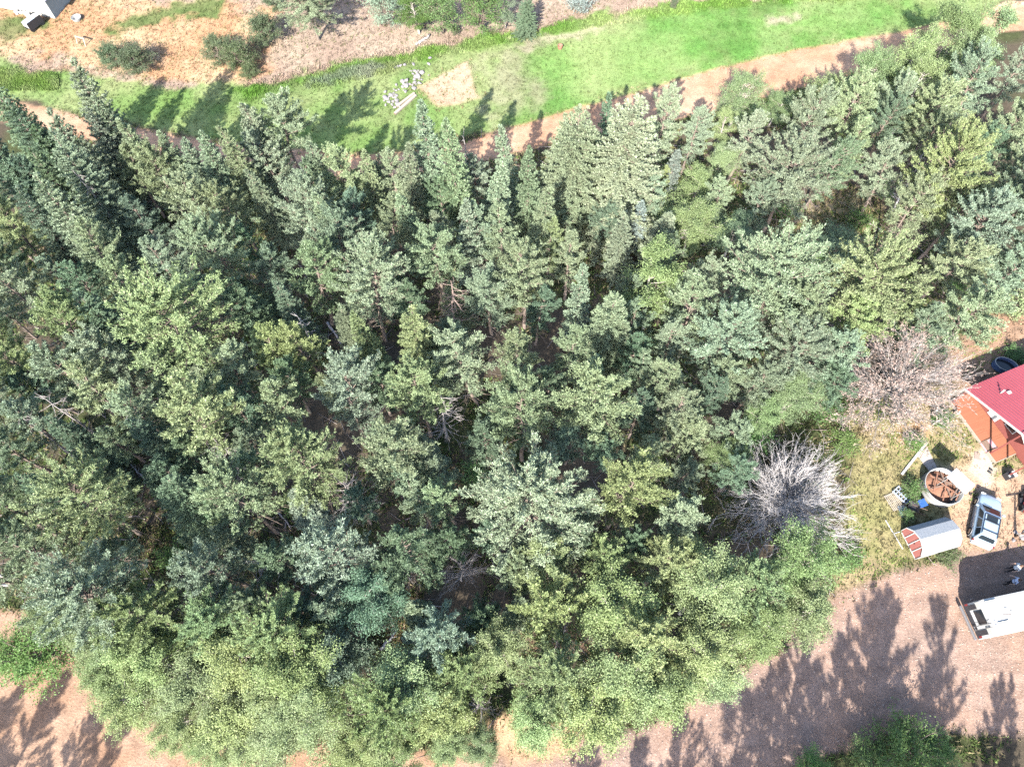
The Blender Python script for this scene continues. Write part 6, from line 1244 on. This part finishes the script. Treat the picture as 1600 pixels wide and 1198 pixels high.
MB().tube([(-.05, .6, .2), (.05, .6, .2)], .2, 14).build('wheel', M_RUBBER, o)
def plank(label, a, b, w, h, mat, name='timber_beam', cat='beam', group=None, z=0):
    d = math.hypot(b[0] - a[0], b[1] - a[1]); o = thing(name, label, cat, ((a[0] + b[0]) / 2, (a[1] + b[1]) / 2, z + float(zat((a[0] + b[0]) / 2, (a[1] + b[1]) / 2))), math.atan2(b[1] - a[1], b[0] - a[0]), group)
    MB().box((0, 0, h / 2 + .015), (d, w, h)).build('beam', mat, o, bevel=.01)
    for s_ in (-1, 1): MB().box((s_ * (d / 2 + .006), 0, h / 2 + .015), (.012, w * .92, h * .92)).build('end_grain', M_DARKTIMBER, o)
plank('long pale plank lying across the dry yard grass left of the round tank', YP['plank'][0], YP['plank'][1], .2, .1, M_OFFWHITE)
plank('thin white pole lying on dry grass left of the shed', YP['pole'][0], YP['pole'][1], .06, .06, M_WHITE)
plank('short white pole end touching the shed wall', YP['pole2'][0], YP['pole2'][1], .05, .05, M_WHITE)
plank('pale weathered timber beam, nearer of two below the meadow rocks', YP['tim1'][0], YP['tim1'][1], .3, .2, M_PALETIMBER)
plank('pale weathered timber beam, farther of two beside the meadow rocks', YP['tim2'][0], YP['tim2'][1], .26, .2, M_PALETIMBER)
m = MB(); pp = YP['slab']; o = thing('concrete_slab', 'pinkish concrete slab between the pale plank and the round tank', 'slab', (pp[0][0], pp[0][1], 0))
q_ = [(p[0] - pp[0][0], p[1] - pp[0][1]) for p in pp]; n_ = len(q_)
m.add([(a, b, .07) for a, b in q_] + [(a, b, -.1) for a, b in q_], [tuple(range(n_))] + [(k, (k + 1) % n_, n_ + (k + 1) % n_, n_ + k) for k in range(n_)]); m.build('slab', M_CONC, o, bevel=.01)
MB().beam(((q_[0][0] + q_[1][0]) / 2, (q_[0][1] + q_[1][1]) / 2, .078), (q_[2][0], q_[2][1], .078), .03, .01).build('joint', M_DARKTIMBER, o)
# low rail fence by the deck
o = thing('rail_fence', 'low weathered rail fence between the dead tree and the deck', 'fence', (YP['fence'][0][0], YP['fence'][0][1], 0))
f0 = YP['fence'][0]
for k in range(1, 4):
    p = YP['fence'][k]; MB().tube([(p[0] - f0[0], p[1] - f0[1], -.1), (p[0] - f0[0], p[1] - f0[1], 1.0)], [.08, .07], 8).build('post', M_TIMBER, o, True)
for (k, l_) in ((1, 2), (1, 3)):
    for zz_ in (.45, .85):
        p, q2 = YP['fence'][k], YP['fence'][l_]; MB().tube([(p[0] - f0[0], p[1] - f0[1], zz_), (q2[0] - f0[0], q2[1] - f0[1], zz_ + .03)], [.06, .05], 7).build('rail', M_TIMBER if zz_ > .5 else M_DARKTIMBER, o, True)
# clothesline post
p = YP['tpost']; o = thing('clothesline_post', 'tall timber T-post standing among white rocks at the frame edge', 'post', (p[0], p[1], 0))
MB().tube([(0, 0, -.2), (0, 0, 2.9)], [.09, .07], 8).build('post', M_DARKTIMBER, o, True); MB().beam((-.75, -.1, 2.8), (.75, .15, 2.8), .1, .1).build('crossbar', M_DARKTIMBER, o); MB().beam((.05, .05, 1.6), (.6, .12, 2.75), .06, .06).build('brace', M_DARKTIMBER, o); MB().box((0, 0, .7), (.2, .2, .3)).build('collar', M_TIMBER, o)

def rock_mesh(seed, flat=.6):
    r = random.Random(seed); bm = bmesh.new(); bmesh.ops.create_icosphere(bm, subdivisions=2, radius=1)
    dirs = [Vector((r.gauss(0, 1), r.gauss(0, 1), r.gauss(0, 1))).normalized() for _ in range(9)]; cut = [r.uniform(.55, .85) for _ in dirs]
    for v in bm.verts:
        for d, c in zip(dirs, cut):
            t = v.co.dot(d)
            if t > c: v.co -= d * (t - c)
        v.co.z *= flat; v.co *= r.uniform(.97, 1.03)
    me = bpy.data.meshes.new('rock'); bm.to_mesh(me); bm.free(); me.materials.append(M_STONE2); return me
RM = [rock_mesh(s) for s in range(8)]
rr = random.Random(9)
for i, (x_, y_, s_) in enumerate(ROCKS):
    z_ = float(zat(x_, y_)); o = link('rock', RM[i % 8], None, (x_, y_, z_ + s_ * .25), (rr.uniform(-.3, .3), rr.uniform(-.3, .3), rr.uniform(0, 6.28))); o.scale = (s_, s_ * rr.uniform(.7, 1), s_ * rr.uniform(.7, 1.1))
    tag(o, 'pale grey rock in the loose row beside the bare dirt patch', 'rock', 'rocks in the meadow row')
for i, (dx, dy, s_) in enumerate(((.5, -.1, .3), (-.25, -.3, .2), (.15, .3, .22), (.75, .3, .18))):
    o = link('rock', RM[(i + 3) % 8], None, (p[0] + dx, p[1] + dy, s_ * .25), (0, 0, i * 1.3)); o.scale = (s_, s_ * .85, s_); tag(o, 'pale rock at the foot of the T-post', 'rock', 'rocks round the T-post')

# red machine at the frame edge
p = YP['red']; o = thing('red_mower', 'dark red ride-on mower half cut off by the frame edge', 'mower', (p[0], p[1], 0), R(-15))
MB().box((0, .35, .55), (.75, .9, .45), None, .86).build('hood', M_REDPAINT, o, bevel=.08); MB().box((0, -.45, .42), (.95, .8, .2)).build('rear_deck', M_REDPAINT, o, bevel=.05); MB().box((0, .0, .22), (1.25, .8, .14)).build('cutter_deck', M_DARK, o, bevel=.05)
MB().box((0, -.45, .62), (.5, .45, .12)).build('seat', M_DARK, o, bevel=.04); MB().box((0, -.68, .85), (.5, .1, .4)).build('backrest', M_DARK, o, bevel=.04); MB().tube([(0, .0, .75), (0, -.12, .98)], .03, 8).build('steering_column', M_DARK, o)
for sx_ in (-1, 1):
    MB().tube([(sx_ * .42, -.5, .28), (sx_ * .62, -.5, .28)], .28, 16).build('wheel', M_RUBBER, o); MB().tube([(sx_ * .38, .62, .18), (sx_ * .52, .62, .18)], .18, 14).build('wheel', M_RUBBER, o)
MB().box((0, .84, .45), (.6, .06, .2)).build('bumper', M_GALV, o, bevel=.02)

# ---------------------------------------------------------------- white camper van seen from above, rear face to the left
def camper():
    o = thing('motorhome', 'white motorhome with dark rear window parked on the gravel driveway', 'motorhome', (33.62, 7.1, 0), R(11))
    W2, L, H_, z0 = 1.25, 7.2, 2.9, .55
    m = MB(); m.box((L / 2, 0, (z0 + H_) / 2), (L, 2 * W2, H_ - z0)); m.build('body', M_WHITE, o, bevel=.09)
    MB().box((L / 2 + .15, 0, H_ + .012), (L - .35, 2 * W2 - .22, .03)).build('roof_skin', M_WHITE, o, bevel=.012)
    MB().box((-.18, 0, .5), (.16, 2 * W2 - .05, .2)).build('bumper', M_ALLOY, o, bevel=.03)
    MB().box((-.02, 0, .85), (.07, 2 * W2 - .1, .42)).build('lower_panel', M_DARK, o, bevel=.01)
    MB().box((-.03, .15, 1.95), (.05, .95, .95)).build('rear_window', M_GLASS, o, bevel=.015)
    for yy in (-.86, .92):
        MB().box((-.03, yy, 1.55), (.05, .35, .85)).build('black_panel', M_DARK, o); MB().box((-.05, yy + .02, 2.35), (.08, .5, .5)).build('corner_panel', M_OFFWHITE, o, bevel=.03)
        MB().box((-.04, yy * 1.27, 1.0), (.06, .13, .3)).build('tail_light', M_REDLAMP, o, bevel=.01)
    lad = link('ladder', None, o)
    for yy in (-.62, -.36): MB().tube([(-.14, yy, .8), (-.14, yy, H_ + .1), (.25, yy, H_ + .12)], .022, 6).build('rail', M_ALLOY, lad)
    for k in range(7): MB().tube([(-.14, -.62, .95 + k * .3), (-.14, -.36, .95 + k * .3)], .018, 6).build('rung', M_ALLOY, lad)
    MB().box((.5, .72, H_ + .09), (.8, .75, .14)).build('roof_pod', M_CREAM, o, bevel=.05); MB().box((.75, -.75, H_ + .08), (.85, .7, .12)).build('roof_pod', M_CREAM, o, bevel=.04)
    MB().box((3.2, .1, H_ + .14), (.8, .62, .24), None, .85).build('air_conditioner', M_GALV, o, bevel=.04)
    for (x_, y_) in ((1.4, .3), (1.15, -.15), (1.7, .05)): MB().box((x_, y_, H_ + .05), (.28, .28, .06), None, .9).build('roof_vent', M_OFFWHITE, o, bevel=.01)
    MB().tube([(1.0, .0, H_ + .06), (1.6, -.12, H_ + .06)], .035, 6).build('antenna_arm', M_TIMBER, o)
    for k in range(3): MB().box((1.5 + k * 1.6, -W2 - .006, 2.72), (.07, .02, .05)).build('marker_light', M_REDLAMP, o)
    for x_ in (1.7, 5.6):
        for s_ in (-1, 1): MB().tube([(x_, s_ * (W2 - .3), .38), (x_, s_ * (W2 - .03), .38)], .38, 18).build('wheel', M_RUBBER, o)
    MB().box((L / 2, 0, .48), (L - .3, 1.9, .16)).build('chassis', M_DARK, o)
camper()

# ---------------------------------------------------------------- two people beside the motorhome
def person(label, pos, rz, shirt, h=1.74, arms=0):
    o = thing('person', label, 'person', (pos[0], pos[1], 0), rz, None); k = h / 1.74
    me = bpy.data.meshes.new('body')
    J = dict(pel=(0, 0, .95), wst=(0, 0, 1.1), chs=(0, .01, 1.32), nck=(0, 0, 1.48), hd1=(0, .02, 1.56), hd2=(0, .025, 1.66), hip1=(.1, 0, .9), kn1=(.12, .03, .5), an1=(.12, -.03, .09), to1=(.13, .17, .035), hip2=(-.1, 0, .9), kn2=(-.12, .1, .5), an2=(-.13, .1, .09), to2=(-.14, .3, .035),
             sh1=(.18, 0, 1.41), el1=(.27, .02, 1.14), wr1=(.27, .2 + arms, .98 + arms), ha1=(.26, .28 + arms, .96 + arms), sh2=(-.18, 0, 1.41), el2=(-.27, -.02, 1.14), wr2=(-.29, .1, .92), ha2=(-.29, .15, .85))
    rad = dict(pel=.15, wst=.135, chs=.155, nck=.055, hd1=.085, hd2=.09, hip1=.095, kn1=.065, an1=.045, to1=.04, hip2=.095, kn2=.065, an2=.045, to2=.04, sh1=.07, el1=.05, wr1=.035, ha1=.03, sh2=.07, el2=.05, wr2=.035, ha2=.03)
    nm = list(J); E_ = [('pel', 'wst'), ('wst', 'chs'), ('chs', 'nck'), ('nck', 'hd1'), ('hd1', 'hd2'), ('pel', 'hip1'), ('hip1', 'kn1'), ('kn1', 'an1'), ('an1', 'to1'), ('pel', 'hip2'), ('hip2', 'kn2'), ('kn2', 'an2'), ('an2', 'to2'), ('chs', 'sh1'), ('sh1', 'el1'), ('el1', 'wr1'), ('wr1', 'ha1'), ('chs', 'sh2'), ('sh2', 'el2'), ('el2', 'wr2'), ('wr2', 'ha2')]
    V = [tuple(c * k for c in J[n]) for n in nm]; E2 = [(nm.index(a), nm.index(b)) for a, b in E_]; Rd = [rad[n] for n in nm]
    for w, sg in (('1', 1), ('2', -1)):      # five fingers per hand
        hp = Vector(J['ha' + w]); dr = (hp - Vector(J['wr' + w])).normalized(); sd_ = Vector((sg, 0, 0))
        for f in range(5):
            off = sd_ * (f - 2) * .02 if f < 4 else sd_ * -.035; ln = (.07, .085, .09, .08, .055)[f]; a0 = len(V)
            V.append(tuple((hp + off * .8 + dr * .02) * k)); V.append(tuple((hp + off + dr * ln * .6 + Vector((0, 0, -.006))) * k)); V.append(tuple((hp + off + dr * ln + Vector((0, 0, -.025))) * k))
            Rd += [.011, .010, .008]; E2 += [(nm.index('ha' + w), a0), (a0, a0 + 1), (a0 + 1, a0 + 2)]
    me.from_pydata(V, E2, []); b = link('body', me, o)
    b.modifiers.new('skin', 'SKIN'); b.modifiers.new('sub', 'SUBSURF').levels = 1
    for i, v in enumerate(me.skin_vertices[0].data): v.radius = (Rd[i] * k, Rd[i] * k); v.use_root = (i == 0)
    dg = bpy.context.evaluated_depsgraph_get(); m2 = bpy.data.meshes.new_from_object(b.evaluated_get(dg)); b.modifiers.clear(); b.data = m2
    for mt in (M_SKIN, shirt, M_PANTS, M_DARK): m2.materials.append(mt)
    for p_ in m2.polygons:
        c = p_.center; z_ = c.z / k; p_.use_smooth = True
        arm = abs(c.x) / k > .2 and z_ < 1.42
        p_.material_index = 3 if z_ < .1 else (0 if (arm and z_ < 1.16) or z_ > 1.475 else (2 if z_ < .99 else 1))
    hm = MB().lathe([(.0, .13), (.05, .122), (.085, .09), (.103, .04), (.104, -.01), (.09, -.06)], 16, sx=.93, sy=1.02); hm.build('hair', M_HAIR, o, True, loc=(0, .012 * k, 1.655 * k))
    for s_ in (-1, 1): MB().lathe([(.0, .012), (.012, .008), (.014, 0)], 8).build('eye', M_DARK, o, loc=(s_ * .034 * k, .108 * k, 1.645 * k), rot=(-math.pi / 2, 0, 0)); MB().box((0, 0, 0), (.018, .035, .055)).build('ear', M_SKIN, o, bevel=.006, loc=(s_ * .094 * k, .01, 1.64 * k))
    MB().box((0, 0, 0), (.024, .035, .045), None, .6).build('nose', M_SKIN, o, bevel=.005, loc=(0, .118 * k, 1.615 * k)); MB().box((0, 0, 0), (.05, .012, .012)).build('mouth', M_REDPAINT, o, loc=(0, .105 * k, 1.575 * k))
    sh = MB().lathe([(.17, .0), (.168, .12), (.16, .2)], 18, sx=1.05, sy=.95); sh.build('shirt_hem', shirt, o, True, loc=(0, 0, .93 * k))
    return o
person('person in white shirt and black trousers standing farther from the motorhome', (37.9, 10.95), R(80), M_SHIRTW, 1.76)
person('person in pale blue shirt standing close beside the motorhome', (37.5, 9.95), R(62), M_SHIRTB, 1.7, .12)

# ---------------------------------------------------------------- upper-left corner: white building and clutter
def upper_house():
    c = YP['uh']; o = thing('outbuilding', 'white-roofed building at the upper-left corner of the slope', 'building', (c[0], c[1], 0), YP['uh_rot'])
    # local: corner at origin, +y... roof spans -x and +y
    Lx, Ly, ze, zr = 9, 8, 2.5, 3.6
    MB().add([(0, 0, ze), (-Lx, 0, ze), (-Lx, 2.6, zr), (-.9, 2.6, zr), (0, 0, ze - .08), (-Lx, 0, ze - .08), (-Lx, 2.6, zr - .08), (-.9, 2.6, zr - .08)], [(0, 3, 2, 1), (4, 5, 6, 7), (0, 1, 5, 4), (1, 2, 6, 5), (2, 3, 7, 6), (3, 0, 4, 7)]).build('roof', M_WHITE, o)
    MB().add([(.004, 0, ze), (.004, 5.2, ze), (-.9, 2.6, zr), (.004, 0, ze - .08), (.004, 5.2, ze - .08), (-.9, 2.6, zr - .08)], [(0, 1, 2), (5, 4, 3), (0, 3, 4, 1), (1, 4, 5, 2), (2, 5, 3, 0)]).build('hip_roof', M_GREYROOF, o)
    MB().add([(-.9, 2.604, zr), (-Lx, 2.604, zr), (-Lx, 5.2, ze), (0, 5.2, ze)], [(0, 1, 2, 3)]).build('roof', M_WHITE, o)
    for xx in range(8): MB().beam((-1.2 - xx, .02, ze + .03), (-1.2 - xx, 2.58, zr + .03), .05, .04).build('seam', M_OFFWHITE, o)
    MB().box((-Lx / 2 - .1, 2.6, ze / 2 - .03), (Lx - .8, 4.4, ze - .06)).build('wall', M_OFFWHITE, o)
    MB().beam((-Lx, -.03, ze - .05), (.03, -.03, ze - .05), .06, .16).build('gutter', M_WHITE, o)
upper_house()
def bucket(label, pos, r, h, mat, group=None, name='bucket'):
    o = thing(name, label, 'bucket', (pos[0], pos[1], float(zat(*pos))), 0, group)
    MB().lathe([(r * .82, 0), (r * .9, h * .5), (r, h), (r * .93, h), (r * .8, .06)], 18, close=True).build('body', mat, o, True); MB().lathe([(r * 1.0, h - .02), (r * 1.07, h), (r * 1.0, h + .02)], 18).build('rim', mat, o, True)
    hp = [(r * math.cos(t_), .0 + .02, h + r * .35 * math.sin(t_)) for t_ in np.linspace(0, math.pi, 8)]; MB().tube(hp, .008, 5).build('handle', M_GALV, o)
for i, k in enumerate(YP['buckets']): bucket(('white bucket below the white-roofed building, leftmost of the row', 'white bucket, second from the left below the white roof', 'white bucket, third from the left below the white roof', 'white bucket standing nearest the small cart')[i], k, .26, .4, M_WHITE, 'white buckets')
bucket('grey open tub on the orange dirt slope', YP['tub'], .55, .35, M_GALV, name='tub')
bucket('rusty bucket lying alone in the bright meadow', YP['rust'], .3, .4, M_RUST)
p = YP['cart']; o = thing('utility_cart', 'small white utility cart with a black side below the white buckets', 'cart', (p[0], p[1], 0), R(58))
MB().box((0, 0, .75), (1.9, 1.0, .5)).build('bed', M_OFFWHITE, o, bevel=.03); MB().box((0, -.53, .7), (1.9, .05, .9)).build('side_panel', M_DARK, o); MB().box((-.2, .05, 1.02), (1.2, .7, .06)).build('lid', pmat('pale_blue_lid', (.42, .5, .62), .5), o, bevel=.01)
for sx_ in (-1, 1):
    for sy_ in (-1, 1): MB().tube([(sx_ * .65, sy_ * .42, .3), (sx_ * .65, sy_ * .54, .3)], .3, 16).build('wheel', M_RUBBER, o)
MB().tube([(.95, 0, .6), (1.7, .1, .5)], .03, 6).build('tow_bar', M_GALV, o)
p = YP['chair']; o = thing('garden_chair', 'white plastic chair next to the small cart on the slope', 'chair', (p[0], p[1], 0), R(30))
MB().box((0, 0, .43), (.5, .5, .05)).build('seat', M_WHITE, o, bevel=.01); MB().box((0, -.25, .72), (.5, .05, .55)).build('backrest', M_WHITE, o, bevel=.01)
for sx_ in (-1, 1):
    for sy_ in (-1, 1): MB().box((sx_ * .21, sy_ * .21, .21), (.05, .05, .42)).build('leg', M_WHITE, o)
    MB().box((sx_ * .26, .0, .64), (.05, .45, .04)).build('armrest', M_WHITE, o)
p = YP['horse']; o = thing('sawhorse', 'small pale wooden sawhorse alone on the orange slope', 'sawhorse', (p[0], p[1], 0), R(-20))
MB().box((0, 0, .75), (1.3, .12, .1)).build('beam', M_PALETIMBER, o)
for sx_ in (-1, 1):
    for sy_ in (-1, 1): MB().beam((sx_ * .5, sy_ * .04, .72), (sx_ * .55, sy_ * .32, 0), .06, .05).build('leg', M_TIMBER, o)
